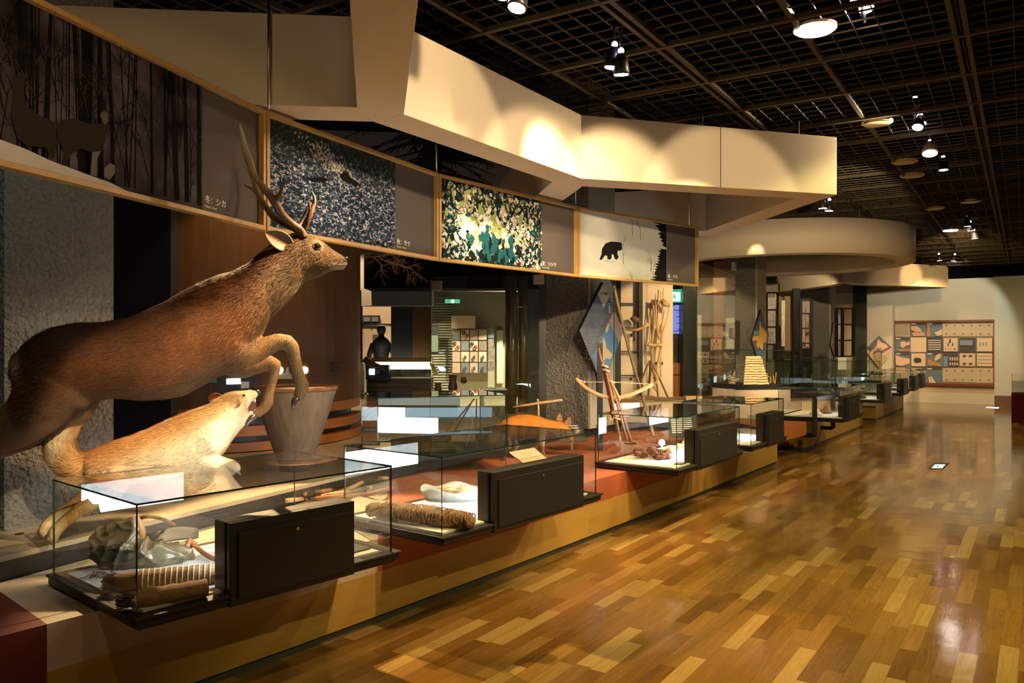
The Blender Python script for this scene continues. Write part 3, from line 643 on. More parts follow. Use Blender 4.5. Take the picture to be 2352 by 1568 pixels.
def draw_bear(t, A, e, n, sg, Lw, X, fw):
    sheet(t, A, e, n, fw, sg, ZP0+fw, ZP1-fw, mat('snow_field_print', (.60, .62, .56), .8, spec=.08, col2=(.54, .56, .50), nscale=5))
    D = Draw(A, e, n, sg, fw); rnd = random.Random(8); g = lambda pts: pxs(X, A, e, pts)
    D.poly(g([(1381, 594), (1385, 585), (1387, 570), (1395, 558), (1408, 554), (1422, 555), (1429, 556), (1432, 557), (1433, 569), (1434, 572), (1428, 575), (1423, 575), (1422, 582), (1425, 590), (1421, 596), (1416, 594), (1413, 585), (1409, 583), (1409, 592), (1405, 596), (1399, 594), (1399, 587), (1393, 586), (1388, 594), (1384, 597)]), 0)
    D.poly(g([(1390, 597), (1398, 597), (1408, 600), (1420, 598), (1412, 603), (1396, 601)]), 1)
    b = (sg-.001)
    z0, z1 = ZP0+fw, ZP1-fw; q = [(b, z0)]
    for k in range(26):
        z = z0+(z1-z0)*.56*k/25; q.append((b-.27*(1-.55*k/25)*(1 if k % 2 else .78)*rnd.uniform(.85, 1.1), z))
    q.append((b, q[-1][1])); D.poly(q, 0)
    q = [(b, z0+.42*.9)]
    for k in range(14):
        z = z0+(z1-z0)*(.6+.4*k/13); q.append((b-(.06+.18*k/13)*(1 if k % 2 else .6)*rnd.uniform(.8, 1.15), z))
    q.append((b, z1)); D.poly(q, 0)
    for (x, y, h) in ((1457, 540, 45), (1475, 550, 42), (1436, 607, 60), (1505, 645, 35), (1456, 650, 25), (1500, 620, 40), (1330, 625, 30)):
        p = g([(x, y)])[0]; q = g([(x, y-h)])[0]; branch(D, p[0], p[1], math.pi/2+.05, (q[1]-p[1])*.8, .011, 2, rnd, 1)
    D.m.build('print_detail', [mat('print_bear_black', (.012, .011, .012), .8, spec=.08), mat('print_shadow_lilac', (.42, .42, .48), .8, spec=.08), mat('print_twig_grey', (.20, .19, .17), .8, spec=.08)], t)
panel(3, 'photo panel of a black bear walking on snow, rightmost of the hanging row', 1535, draw_bear, '春：クマ')
# hanging rods
for (px, i, zt, lab) in ((617, 1, HC, 'slim steel rod above the joint of the forest and water panels'), (1002, 2, HC, 'slim steel rod above the joint of the water and leaf panels'), (1322, 3, HC, 'slim steel rod above the joint of the leaf and bear panels'), (1583, 4, HC, 'slim steel rod above the right end of the bear panel')):
    c = corners[i]; dd_ = .14 if i == 1 else .01; p = V((px-CX)/F*(c.y-dd_), c.y-dd_) if i < 4 else V((px-CX)/F*(c.y-.12), c.y-.12)
    single(MB().tube([p+ZU*(ZP1-.03), p+ZU*zt], .0075, 8).build('hanger_rod', M_STEEL, smooth=True), lab, 'rod')
# ---------------------------------------------------------------- animals
def nrm(a): return a/np.maximum(np.linalg.norm(a, axis=1, keepdims=True), 1e-9)
class Body:
    """a mounted animal standing along the plan line p0 -> p1; outlines are laid on its own upright plane"""
    def __init__(s, px0, d0, px1, d1):
        s.p0 = V((px0-CX)/F*d0, d0); s.p1 = V((px1-CX)/F*d1, d1); s.e = (s.p1-s.p0).normalized()
        s.n = V(s.e.y, -s.e.x)                       # toward the viewer's side
        s.mb = MB()
    def at(s, px, py, off=0.0):
        r = (px-CX)/F; A = s.p0+s.n*off; k = (A.x-r*A.y)/(r*s.e.y-s.e.x); p = A+s.e*k
        return Vector((p.x, p.y, EYE+(HY-py)/F*p.y))
    def loft(s, rs, off=0.0, n=22, mi=0, pw=1.0):
        """rs: (x_top, y_top, x_bottom, y_bottom, half width)"""
        out = []
        for (x0, y0, x1, y1, hw) in rs:
            a, b = s.at(x0, y0, off), s.at(x1, y1, off); c = (a+b)/2; v = (a-b)/2
            ring = []
            for j in range(n):
                t = 2*math.pi*j/n; ct, st = math.cos(t), math.sin(t)
                ct = math.copysign(abs(ct)**pw, ct); st = math.copysign(abs(st)**pw, st)
                ring.append(c+v*ct+s.n*(hw*st))
            out.append(ring)
        s.mb.rings(out, mi)
    def limb(s, pts, off=0.0, n=14):
        """pts: (x, y, radius in metres[, extra offset])"""
        P_ = [s.at(p[0], p[1], off+(p[3] if len(p) > 3 else 0)) for p in pts]
        s.mb.tube(P_, [p[2] for p in pts], n)
def paint(o, fn, jitter=0.0, dom='POINT'):
    me = o.data; n = len(me.vertices); co = np.empty(n*3, np.float32); me.vertices.foreach_get('co', co); co = co.reshape(-1, 3)+np.array(wloc(o), np.float32)
    c = fn(co); a = me.color_attributes.new('Col', 'FLOAT_COLOR', 'POINT'); a.data.foreach_set('color', np.hstack([c, np.ones((n, 1))]).astype(np.float32).ravel())
def fur(body, name, colfn, flowfn, lenfn, count, width, seed, material, lift=.35, rnd_c=.28):
    rng = np.random.default_rng(seed); me = body.data; me.calc_loop_triangles(); org = np.array(wloc(body))
    nv = len(me.vertices); co = np.empty(nv*3); me.vertices.foreach_get('co', co); co = co.reshape(-1, 3)+org
    no = np.empty(nv*3); me.vertices.foreach_get('normal', no); no = no.reshape(-1, 3)
    nt_ = len(me.loop_triangles); tv = np.empty(nt_*3, np.int32); me.loop_triangles.foreach_get('vertices', tv); tv = tv.reshape(-1, 3)
    ar = np.linalg.norm(np.cross(co[tv[:, 1]]-co[tv[:, 0]], co[tv[:, 2]]-co[tv[:, 0]]), axis=1)
    ti = rng.choice(nt_, count, p=ar/ar.sum()); u = rng.random(count); v = rng.random(count); f = u+v > 1; u[f] = 1-u[f]; v[f] = 1-v[f]
    t3 = tv[ti]; P_ = co[t3[:, 0]]*(1-u-v)[:, None]+co[t3[:, 1]]*u[:, None]+co[t3[:, 2]]*v[:, None]
    N_ = nrm(no[t3[:, 0]]*(1-u-v)[:, None]+no[t3[:, 1]]*u[:, None]+no[t3[:, 2]]*v[:, None])
    fl = flowfn(P_); fl = nrm(fl-N_*(fl*N_).sum(1)[:, None]+1e-6)
    clump = np.sin(P_*[61, 53, 47]).dot([1, 1, 1])/3; side = nrm(np.cross(N_, fl))
    L_ = lenfn(P_)*rng.uniform(.6, 1.25, count)
    d = nrm(fl+N_*(lift*rng.uniform(.3, 1.3, count))[:, None]+side*(clump*.35+rng.normal(0, .16, count))[:, None])
    w = nrm(np.cross(d, N_)); hw = (width*.5*rng.uniform(.7, 1.3, count))[:, None]
    a = P_-N_*.002-w*hw; b = P_-N_*.002+w*hw; m_ = P_+d*(L_*.55)[:, None]; c = P_+d*L_[:, None]-N_*(L_*.12)[:, None]
    ml, mr_ = m_-w*hw*.7, m_+w*hw*.7
    vs = np.stack([a, b, mr_, ml, c], 1).reshape(-1, 3)-org
    nf = count; me2 = bpy.data.meshes.new(name); me2.vertices.add(nf*5); me2.vertices.foreach_set('co', vs.ravel())
    base = (np.arange(nf)*5)[:, None]; loops = np.hstack([base+[0, 1, 2, 3], base+[3, 2, 4]]).ravel()
    me2.loops.add(nf*7); me2.loops.foreach_set('vertex_index', loops)
    me2.polygons.add(nf*2); ls = (np.arange(nf)*7)[:, None]+np.array([[0, 4]]); me2.polygons.foreach_set('loop_start', ls.ravel())
    me2.polygons.foreach_set('use_smooth', [True]*(nf*2)); me2.update(calc_edges=True)
    cc = colfn(P_)*rng.uniform(1-rnd_c, 1+rnd_c, count)[:, None]*(1+.13*clump)[:, None]
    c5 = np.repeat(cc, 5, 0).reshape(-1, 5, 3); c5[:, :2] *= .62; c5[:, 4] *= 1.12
    at = me2.color_attributes.new('Col', 'FLOAT_COLOR', 'POINT'); at.data.foreach_set('color', np.hstack([c5.reshape(-1, 3), np.ones((nf*5, 1))]).astype(np.float32).ravel())
    me2.materials.append(material); nn = np.repeat(nrm(N_*1.0+rng.normal(0, .18, (count, 3))), 5, 0)
    me2.normals_split_custom_set_from_vertices([tuple(x) for x in nn.astype(np.float32)])
    o = put(me2, name, body.parent if False else body); return o
M_COAT = vcol_mat('animal_coat', .75, .1, bump=.004, bscale=160); M_FUR = vcol_mat('animal_fur', .62, .16)
M_EYE = mat('glass_eye', (.006, .005, .004), .05, spec=.9); M_HOOF = mat('dark_hoof', (.025, .02, .018), .25, (.06, .05, .045), 20)
M_NOSE = mat('dark_nose', (.012, .01, .01), .35); M_MOUTH = mat('mouth_flesh', (.06, .016, .012), .5); M_TEETH = mat('ivory_teeth', (.8, .72, .58), .3)

# ---- the leaping sika stag
Dr = Body(46, 3.78, 640, 4.20); n0 = Dr.n
torso = [(36, 846, 34, 862, .03), (42, 806, 36, 925, .10), (58, 786, 72, 958, .145), (82, 768, 118, 950, .18), (120, 751, 168, 934, .20), (172, 741, 222, 921, .215), (236, 740, 262, 914, .225), (300, 728, 322, 919, .235), (344, 708, 380, 917, .24), (383, 691, 422, 908, .24), (413, 672, 460, 888, .24), (452, 651, 500, 866, .23), (497, 634, 548, 842, .215), (534, 624, 590, 806, .19), (570, 605, 606, 764, .165), (597, 582, 622, 728, .14), (624, 562, 650, 704, .12), (648, 548, 676, 678, .10), (672, 541, 697, 650, .088), (698, 536, 716, 643, .082), (724, 545, 738, 636, .076), (745, 557, 757, 624, .062), (764, 573, 774, 617, .046), (783, 584, 788, 614, .036), (795, 591, 797, 608, .028), (799, 597, 799, 603, .014)]
Dr.loft(torso, pw=.94)
# shoulder and haunch masses
Dr.limb([(470, 740, .12), (510, 770, .125), (545, 800, .10)], .09); Dr.limb([(470, 740, .12), (510, 770, .125), (545, 800, .10)], -.09)
Dr.limb([(110, 840, .13), (150, 890, .12), (150, 935, .10)], .07); Dr.limb([(110, 840, .13), (150, 890, .12), (175, 935, .10)], -.08)
# forelegs: elbow, forearm, bent wrist, cannon, fetlock, pastern
Dr.limb([(520, 800, .085), (560, 815, .075), (585, 808, .062), (612, 795, .052), (640, 783, .043), (660, 786, .043), (670, 797, .040), (676, 820, .034), (683, 848, .030), (689, 868, .031), (694, 884, .038), (693, 898, .036), (685, 909, .028), (680, 918, .025)], .11)
Dr.limb([(530, 835, .075), (565, 843, .06), (595, 838, .046), (620, 830, .040), (632, 836, .037), (630, 855, .031), (622, 885, .027), (617, 908, .028), (614, 926, .034), (606, 938, .030), (592, 948, .025), (582, 955, .022)], -.06)
# hind legs stretched back, beyond the left edge down to the stage
Dr.limb([(130, 880, .14), (98, 925, .14), (64, 960, .12), (20, 990, .098), (-20, 1015, .07), (-62, 1042, .048), (-80, 1062, .040), (-100, 1110, .028), (-125, 1175, .026), (-140, 1215, .033), (-146, 1240, .026), (-150, 1262, .024)], .08)
Dr.limb([(180, 900, .11), (170, 935, .10), (120, 972, .085), (60, 1000, .07), (10, 1024, .055), (-40, 1050, .042), (-52, 1075, .036), (-70, 1120, .027), (-95, 1180, .025), (-108, 1215, .031), (-114, 1238, .025), (-120, 1256, .023)], -.11)
Dr.limb([(44, 812, .03), (36, 840, .028), (31, 868, .02), (30, 890, .008)], 0)       # tail
Dr.loft([(752, 604, 756, 618, .030), (770, 607, 772, 620, .030), (786, 609, 787, 620, .026), (795, 611, 794, 616, .014)])    # lower lip
deer = thing('leaping_stag', 'leaping antlered brown deer mounted above the nearest display case', 'deer', Dr.at(90, 1300)*V(1, 1, 0)+ZU*.61)
body = Dr.mb.build('body', M_COAT, deer); baked(body, voxel=.009, smooth=14)
def Dpx(P_): return CX+F*P_[:, 0]/P_[:, 1], HY-(P_[:, 2]-EYE)*F/P_[:, 1]
def dpar(P_): # position along the animal (m from the rump) and height
    e = np.array(Dr.e); return (P_-np.array(Dr.p0)).dot(e), P_[:, 2]
TS = np.array([[(r[0]+r[2])/2, (r[1]+r[3])/2, abs(r[3]-r[1])/2] for r in torso])
def axis_mid(B, P_, T):
    s = (P_-np.array(B.p0)).dot(np.array(B.e)); q = [B.at(a, b) for a, b, c in T]
    ss = np.array([(Vector(x)-B.p0).dot(B.e) for x in q]); zz = np.array([x.z for x in q]); hh = np.array([c*x.y/F for (a, b, c), x in zip(T, q)])
    k = np.argsort(ss); return s, np.interp(s, ss[k], zz[k]), np.interp(s, ss[k], hh[k])
def lerp3(a, b, t): return np.array(a)*(1-t)[:, None]+np.array(b)*t[:, None]
def sst(x, a, b): t = np.clip((x-a)/(b-a), 0, 1); return t*t*(3-2*t)
S_HEAD = (Dr.at(690, 590)-Dr.p0).dot(Dr.e); S_CH = (Dr.at(590, 700)-Dr.p0).dot(Dr.e); S_NOSE = (Dr.at(799, 600)-Dr.p0).dot(Dr.e)
def deer_col(P_):
    s, zm, hh = axis_mid(Dr, P_, TS); v = np.clip((P_[:, 2]-zm)/np.maximum(hh, .03), -2.5, 1.2)
    c = lerp3((.125, .048, .016), (.062, .023, .008), sst(v, -.1, .9)); rr = 1-sst(s, .15, .75); c = c*(1-.35*rr)[:, None]
    c = c*(1-sst(-v, .45, 1.0))[:, None]+np.array((.10, .05, .022))*sst(-v, .45, 1.0)[:, None]
    nk = sst(s, S_CH-.12, S_CH+.12); c = c*(1-nk)[:, None]+lerp3((.082, .052, .024), (.070, .034, .013), sst(v, -.2, .9))*nk[:, None]
    hd = sst(s, S_HEAD-.05, S_HEAD+.04); c = c*(1-hd)[:, None]+lerp3((.095, .058, .026), (.050, .029, .012), sst(v, -.5, .6))*hd[:, None]
    leg = sst(-v, 1.15, 1.6)*(1-nk*.0); c = c*(1-leg)[:, None]+np.array((.135, .070, .028))*leg[:, None]
    px, py = Dpx(P_)
    lip = sst(px, 752, 775)*sst(py, 600, 608); c = c*(1-lip)[:, None]+np.array((.55, .48, .36))*lip[:, None]
    nose = sst(px, 786, 795)*(py < 601); c = c*(1-nose)[:, None]+np.array((.02, .015, .012))*nose[:, None]
    ring = np.exp(-(((px-728)**2+(py-566)**2)**.5-13)**2/14.); c = c*(1-ring*.35)[:, None]+np.array((.26, .19, .10))*(ring*.35)[:, None]
    thr = sst(s, S_CH, S_HEAD)*sst(-v, .5, 1.0)*(1-hd*.3); c = c*(1-thr*.6)[:, None]+np.array((.22, .16, .08))*(thr*.6)[:, None]
    rp = np.exp(-((px-36)**2/130.+(py-842)**2/700.)); c = c*(1-rp)[:, None]+np.array((.34, .25, .14))*rp[:, None]
    return c
def deer_flow(P_):
    s, zm, hh = axis_mid(Dr, P_, TS); e = -np.array(Dr.e); v = (P_[:, 2]-zm)/np.maximum(hh, .03)
    f = np.tile(e, (len(P_), 1)); slope = sst(s, .55, 1.0)*(1-sst(s, S_HEAD, S_HEAD+.1)); f[:, 2] -= .25+.55*slope
    leg = sst(-v, 1.1, 1.4); f = f*(1-leg)[:, None]+np.array((0, 0, -1.))*leg[:, None]; return f
def deer_len(P_):
    s, zm, hh = axis_mid(Dr, P_, TS); v = (P_[:, 2]-zm)/np.maximum(hh, .03)
    L_ = .022+.012*sst(s, .75, .95)+.008*sst(s, S_CH-.1, S_CH+.1); L_ = L_*(1-sst(-v, 1.05, 1.3))+.009*sst(-v, 1.05, 1.3)
    hd = sst(s, S_HEAD-.04, S_HEAD+.05); return L_*(1-hd)+.011*hd
paint(body, deer_col)
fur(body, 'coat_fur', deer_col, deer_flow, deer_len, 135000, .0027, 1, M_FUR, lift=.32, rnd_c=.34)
# eye, nostril, mouth, ears, hooves, antlers
hw = .072
for sgn in (1, -1):
    p = Dr.at(728, 566, sgn*.066)
    m = MB(); m.ball(p, .0165, 0, 10, (1, 1, 1)); m.build('eye', M_EYE, deer, smooth=True)
    m = MB(); q = p+n0*sgn*.006
    m.tube([q+(Dr.e*math.cos(a)*.021+ZU*math.sin(a)*.0165) for a in [2*math.pi*k/20 for k in range(21)]], .0042, 8, cap=False)
    m.build('eyelid', mat('eyelid_tan', (.075, .045, .022), .7), deer, smooth=True)
m = MB(); m.ball(Dr.at(795, 593, .012), .010, 0, 8, (1, 1, .7)); m.ball(Dr.at(796, 592, -.014), .010, 0, 8, (1, 1, .7)); m.ball(Dr.at(796, 596, 0), .010, 0, 8, (.7, 1, .9)); m.build('nose', M_NOSE, deer, smooth=True)
m = MB(); m.tube([Dr.at(x, y, o) for x, y, o in ((768, 609, .040), (778, 608, .037), (788, 607, .032), (795, 608, .026))], [.0015, .0028, .0028, .002], 6); m.build('mouth', M_MOUTH, deer, smooth=True)
def ear(B, base, tip, wide, off, spread, name, par, mo, mi_, cup=.35, curl=1):
    """leaf shaped ear: outline in the animal's plane, cupped toward the viewer"""
    a, b = B.at(*base, off), B.at(*tip, off+spread); ax = (b-a); L_ = ax.length; ax.normalize(); up = B.n.cross(ax).normalized(); nn = ax.cross(up).normalized(); nn = nn if nn.dot(B.n) > 0 else -nn
    rings_ = []; nj = 9; ni = 10; vs = []; 
    for i in range(ni+1):
        t = i/ni; w = wide*(math.sin(math.pi*min(1, (t*.86+.14)))**.75)*(1 if t < .98 else .3)
        for j in range(nj):
            u = -1+2*j/(nj-1); vs.append(a+ax*(L_*t)+up*(w*u)+nn*(cup*w*(u*u)-.004))
    m = MB(); fs = [(i*nj+j, i*nj+j+1, (i+1)*nj+j+1, (i+1)*nj+j) for i in range(ni) for j in range(nj-1)]
    back = [v-nn*.007 for v in vs]; m.add(vs, fs, 1); m.add(back, [f[::-1] for f in fs], 0)
    k = len(vs); rim = [j for j in range(nj)]+[i*nj+nj-1 for i in range(1, ni+1)]+[ni*nj+j for j in range(nj-2, -1, -1)]+[i*nj for i in range(ni-1, 0, -1)]
    for i in range(len(rim)):
        p, q = rim[i], rim[(i+1) % len(rim)]; m.f.append((p, q, q+k, p+k)); m.m.append(0)
    return m.build(name, [mo, mi_], par, smooth=True, fix=True)
M_EARO = mat('ear_brown_back', (.12, .07, .03), .8, (.2, .13, .07), 60); M_EARI = mat('ear_pale_inside', (.27, .22, .14), .85, (.15, .11, .06), 26)
ear(Dr, (668, 566), (609, 534), .050, .075, .05, 'ear', deer, M_EARO, M_EARI); ear(Dr, (684, 556), (668, 534), .036, -.075, -.12, 'ear', deer, M_EARO, M_EARI)
def hoof(B, pts, off, par):
    for s_ in (-.011, .011):
        m = MB(); m.tube([B.at(x, y, off+s_) for x, y, r in pts], [r for x, y, r in pts], 10); m.build('hoof', M_HOOF, par, smooth=True)
hoof(Dr, [(682, 912, .020), (677, 922, .019), (674, 932, .014), (675, 943, .004)], .11, deer)
hoof(Dr, [(586, 953, .018), (577, 961, .017), (569, 970, .012), (563, 980, .004)], -.06, deer)
hoof(Dr, [(-149, 1258, .022), (-153, 1275, .020), (-160, 1292, .016), (-168, 1300, .006)], .08, deer)
hoof(Dr, [(-119, 1252, .020), (-122, 1262, .018), (-128, 1272, .014), (-134, 1278, .006)], -.11, deer)
single_dew = [Dr.at(700, 903, .12), Dr.at(612, 940, -.05)]
m = MB(); [m.ball(p, .008, 0, 6, (1, 1, 1.3)) for p in single_dew]; m.build('dewclaw', M_HOOF, deer, smooth=True)
M_ANT = bpy.data.materials.new('antler_bone'); t_, N_, L_ = nt(M_ANT); b_ = N_['Principled BSDF']; b_.inputs['Roughness'].default_value = .45
tc = N_.new('ShaderNodeTexCoord'); sx = N_.new('ShaderNodeSeparateXYZ'); geo_ = N_.new('ShaderNodeNewGeometry'); L_.new(geo_.outputs['Position'], sx.inputs[0]); no_ = N_.new('ShaderNodeTexNoise'); no_.inputs['Scale'].default_value = 90
mp_ = N_.new('ShaderNodeMapping'); mp_.inputs['Scale'].default_value = (1, 1, .2); L_.new(tc.outputs['Object'], mp_.inputs[0]); L_.new(mp_.outputs[0], no_.inputs['Vector'])
mr_ = N_.new('ShaderNodeMapRange'); mr_.inputs[1].default_value = 2.22; mr_.inputs[2].default_value = 2.72; L_.new(sx.outputs[2], mr_.inputs[0])  # colour pales with height, putting the spotlit glare into the antler top
cr_ = N_.new('ShaderNodeValToRGB'); cr_.color_ramp.elements[0].color = (.075, .038, .015, 1); cr_.color_ramp.elements[1].color = (.75, .62, .42, 1); x_ = cr_.color_ramp.elements.new(.35); x_.color = (.22, .135, .06, 1)
L_.new(mr_.outputs[0], cr_.inputs[0]); mx_ = N_.new('ShaderNodeMix'); mx_.data_type = 'RGBA'; mx_.blend_type = 'MULTIPLY'; mx_.inputs[0].default_value = .5; L_.new(cr_.outputs[0], mx_.inputs[6]); L_.new(no_.outputs['Color'], mx_.inputs[7]); L_.new(mx_.outputs[2], b_.inputs['Base Color'])
bp_ = N_.new('ShaderNodeBump'); bp_.inputs['Distance'].default_value = .004; L_.new(no_.outputs['Fac'], bp_.inputs['Height']); L_.new(bp_.outputs[0], b_.inputs['Normal'])
def spl(pts, k=4):
    out = []; P_ = [pts[0]]+list(pts)+[pts[-1]]
    for i in range(1, len(P_)-2):
        for j in range(k):
            f = j/k; a, b, c, d = [np.array(P_[q], float) for q in (i-1, i, i+1, i+2)]
            out.append(tuple(.5*((2*b)+(c-a)*f+(2*a-5*b+4*c-d)*f*f+(-a+3*b-3*c+d)*f**3)))
    out.append(tuple(pts[-1])); return out
def antler(off, beams):
    m = MB()
    for pts in beams:
        q = spl(pts); m.tube([Dr.at(p[0], p[1], off+p[3]) for p in q], [max(.002, p[2]) for p in q], 12)
    return m.build('antler', M_ANT, deer, smooth=True)
antler(.045, [[(697, 545, .024, 0), (690, 528, .022, .01), (671, 514, .019, .04), (647, 491, .020, .09), (632, 466, .021, .13), (620, 448, .020, .15), (601, 426, .017, .17), (583, 400, .016, .17), (573, 371, .019, .16), (561, 335, .015, .13), (555, 305, .010, .12), (550, 283, .003, .11)],
              [(629, 462, .014, .13), (640, 452, .014, .15), (646, 440, .011, .17), (650, 423, .003, .19)],
              [(697, 528, .020, .0), (705, 508, .016, .02), (713, 490, .014, .03), (721, 470, .011, .03), (722, 455, .009, .03), (716, 438, .002, .03)],
              [(713, 486, .008, .03), (711, 474, .006, .04), (710, 462, .002, .05)]])
antler(-.045, [[(690, 545, .022, 0), (682, 528, .020, -.02), (655, 514, .018, -.05), (629, 499, .018, -.09), (612, 477, .017, -.12), (597, 453, .015, -.14), (588, 430, .014, -.15), (580, 410, .012, -.15), (573, 393, .011, -.14), (563, 381, .004, -.14)],
              [(597, 452, .011, -.14), (583, 437, .009, -.16), (572, 430, .006, -.17), (561, 424, .002, -.18)],
              [(686, 522, .016, -.02), (694, 508, .013, -.05), (701, 492, .011, -.07), (706, 474, .003, -.08)]])

# ---- the pale wolf biting the foreleg
Wf = Body(170, 3.97, 570, 4.34)
wt = [(192, 1052, 190, 1072, .04), (210, 1034, 205, 1100, .09), (236, 1024, 240, 1112, .115), (268, 1012, 280, 1112, .125), (306, 1000, 322, 1106, .13), (344, 985, 366, 1098, .13), (383, 966, 415, 1090, .135), (421, 950, 468, 1072, .135), (456, 938, 512, 1040, .125), (484, 928, 534, 1008, .108), (504, 914, 552, 986, .094), (522, 903, 568, 970, .084), (538, 898, 578, 958, .074)]
Wf.loft(wt)
Wf.loft([(536, 898, 562, 952, .070), (550, 897, 572, 935, .052), (563, 897, 580, 922, .040), (577, 895, 587, 915, .033), (588, 898, 592, 908, .026), (592, 901, 593, 905, .012)])
Wf.loft([(556, 940, 566, 972, .055), (567, 945, 575, 963, .040), (578, 946, 582, 957, .030), (586, 947, 588, 954, .020), (590, 949, 590, 952, .010)])
Wf.limb([(214, 1062, .062), (190, 1068, .066), (163, 1063, .072), (144, 1042, .074), (136, 1012, .070), (148, 978, .062), (168, 950, .050), (182, 930, .034), (190, 919, .012)], 0)
Wf.limb([(476, 1008, .075), (462, 1028, .062), (452, 1045, .046), (468, 1053, .038), (494, 1057, .032), (518, 1062, .026), (532, 1067, .029), (542, 1074, .029), (546, 1083, .018)], .075)
Wf.limb([(490, 1010, .07), (484, 1034, .05), (480, 1050, .04), (500, 1064, .030), (518, 1072, .025), (530, 1080, .027), (536, 1090, .016)], -.08)
Wf.limb([(252, 1070, .10), (262, 1100, .085), (255, 1128, .06), (215, 1150, .042), (180, 1172, .032), (150, 1196, .028), (128, 1218, .030), (118, 1236, .030), (128, 1244, .022)], .05)
Wf.limb([(240, 1070, .09), (242, 1100, .075), (222, 1126, .05), (190, 1145, .038), (160, 1165, .030), (128, 1186, .027), (108, 1205, .029), (98, 1222, .028), (106, 1228, .02)], -.08)
wolf = thing('snarling_wolf', 'pale orange wolf lunging up at the deer foreleg behind the nearest case', 'wolf', Wf.at(120, 1240)*V(1, 1, 0)+ZU*.61)
wbody = Wf.mb.build('body', M_COAT, wolf); baked(wbody, voxel=.009, smooth=5)
WT = np.array([[(r[0]+r[2])/2, (r[1]+r[3])/2, abs(r[3]-r[1])/2] for r in wt])
def wolf_col(P_):
    s, zm, hh = axis_mid(Wf, P_, WT); v = (P_[:, 2]-zm)/np.maximum(hh, .03); px, py = Dpx(P_)
    c = lerp3((.74, .56, .33), (.64, .34, .12), sst(v, -.1, .8))
    rump = (1-sst(px, 240, 380))*(px > 190); c = c*(1-rump*.6)[:, None]+np.array((.48, .21, .06))*(rump*.6)[:, None]
    fr = sst(px, 400, 520); c = c*(1-fr*.7)[:, None]+lerp3((.80, .66, .44), (.68, .44, .20), sst(v, .2, .95))*(fr*.7)[:, None]
    tl = 1-sst(px, 185, 215); c = c*(1-tl)[:, None]+lerp3((.46, .24, .08), (.66, .50, .28), sst(px, 150, 125)*.0+sst(150-px, -8, 22))*tl[:, None]
    hd = sst(px, 556, 572); c = c*(1-hd)[:, None]+np.array((.70, .58, .42))*hd[:, None]
    pa = sst(py, 1040, 1075)*(px > 440); c = c*(1-pa*.6)[:, None]+np.array((.68, .56, .38))*(pa*.6)[:, None]
    return c
def wolf_flow(P_):
    px, py = Dpx(P_); f = np.tile(-np.array(Wf.e), (len(P_), 1)); f[:, 2] -= .35
    tl = px < 205
    q = np.array([(205, 1066), (165, 1062), (142, 1035), (138, 1005), (155, 970), (186, 925)], float)
    d = ((px[:, None]-q[:, 0])**2+(py[:, None]-q[:, 1])**2); k = np.clip(d.argmin(1), 0, 4); dq = q[k+1]-q[k]
    g = np.array(Wf.e)*dq[:, :1]/60; g[:, 2] = -dq[:, 1]/60; f[tl] = g[tl]+np.array((0, 0, -.25))
    lg = py > 1110; f[lg] = (-.3*np.array(Wf.e)[0], -.3*np.array(Wf.e)[1], -1); return f
def wolf_len(P_):
    px, py = Dpx(P_); L_ = np.full(len(P_), .034); L_[px < 205] = .052; hd = sst(px, 505, 555); L_ = L_*(1-hd)+.011*hd
    L_[(py > 1112)] = .012; L_[(px > 470) & (py > 1040)] = .012; return L_
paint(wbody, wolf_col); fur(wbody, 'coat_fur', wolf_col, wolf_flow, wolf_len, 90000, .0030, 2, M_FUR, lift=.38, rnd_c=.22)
m = MB(); m.ball(Wf.at(593, 901, 0), .015, 0, 8, (1, 1.2, .9)); m.build('nose', M_NOSE, wolf, smooth=True)
m = MB(); m.add([Wf.at(x, y, o) for x, y, o in ((566, 925, .03), (580, 918, .024), (587, 916, .015), (587, 946, .012), (578, 946, .022), (566, 944, .036), (566, 925, -.03), (580, 918, -.024), (587, 916, -.015), (587, 946, -.012), (578, 946, -.022), (566, 944, -.036))], [(0, 1, 2, 3, 4, 5), (11, 10, 9, 8, 7, 6), (0, 6, 7, 1), (1, 7, 8, 2), (4, 10, 11, 5), (3, 9, 10, 4), (0, 5, 11, 6), (2, 8, 9, 3)])
m.build('mouth', M_MOUTH, wolf, fix=True)
m = MB()
for (x, y, o, s_) in ((586, 917, .018, 1), (584, 918, -.018, 1), (585, 947, .014, -1), (585, 947, -.014, -1)):
    p = Wf.at(x, y, o); m.tube([p, p-ZU*.009*s_, p-ZU*.019*s_], [.0042, .0035, .0008], 8)
for k in range(5):
    for o in (.024, -.024):
        p = Wf.at(570+3*k, 921-k*.8, o); m.tube([p, p-ZU*.008], [.003, .001], 6); p = Wf.at(569+3*k, 947, o*1.1); m.tube([p, p+ZU*.008], [.003, .001], 6)
m.build('teeth', M_TEETH, wolf, smooth=True)
M_WEO = mat('wolf_ear_back', (.58, .28, .08), .8, (.64, .40, .18), 50); M_WEI = mat('wolf_ear_inside', (.50, .26, .10), .8, (.22, .10, .04), 30)
ear(Wf, (508, 912), (476, 916), .028, -.05, -.04, 'ear', wolf, M_WEO, M_WEI, cup=.5); ear(Wf, (551, 920), (530, 937), .020, .080, .006, 'ear', wolf, M_WEO, M_WEI, cup=.8)
for o in (.062, -.062):
    m = MB(); m.ball(Wf.at(560, 908, o*.80), .007, 0, 8); m.build('eye', M_EYE, wolf, smooth=True)
m = MB()
for (x, y, o) in ((547, 1082, .075), (545, 1084, .09), (547, 1085, .06), (536, 1090, -.08)):
    p = Wf.at(x, y, o); m.tube([p, p+Wf.e*.014-ZU*.016], [.004, .001], 6)
m.build('claws', M_HOOF, wolf)

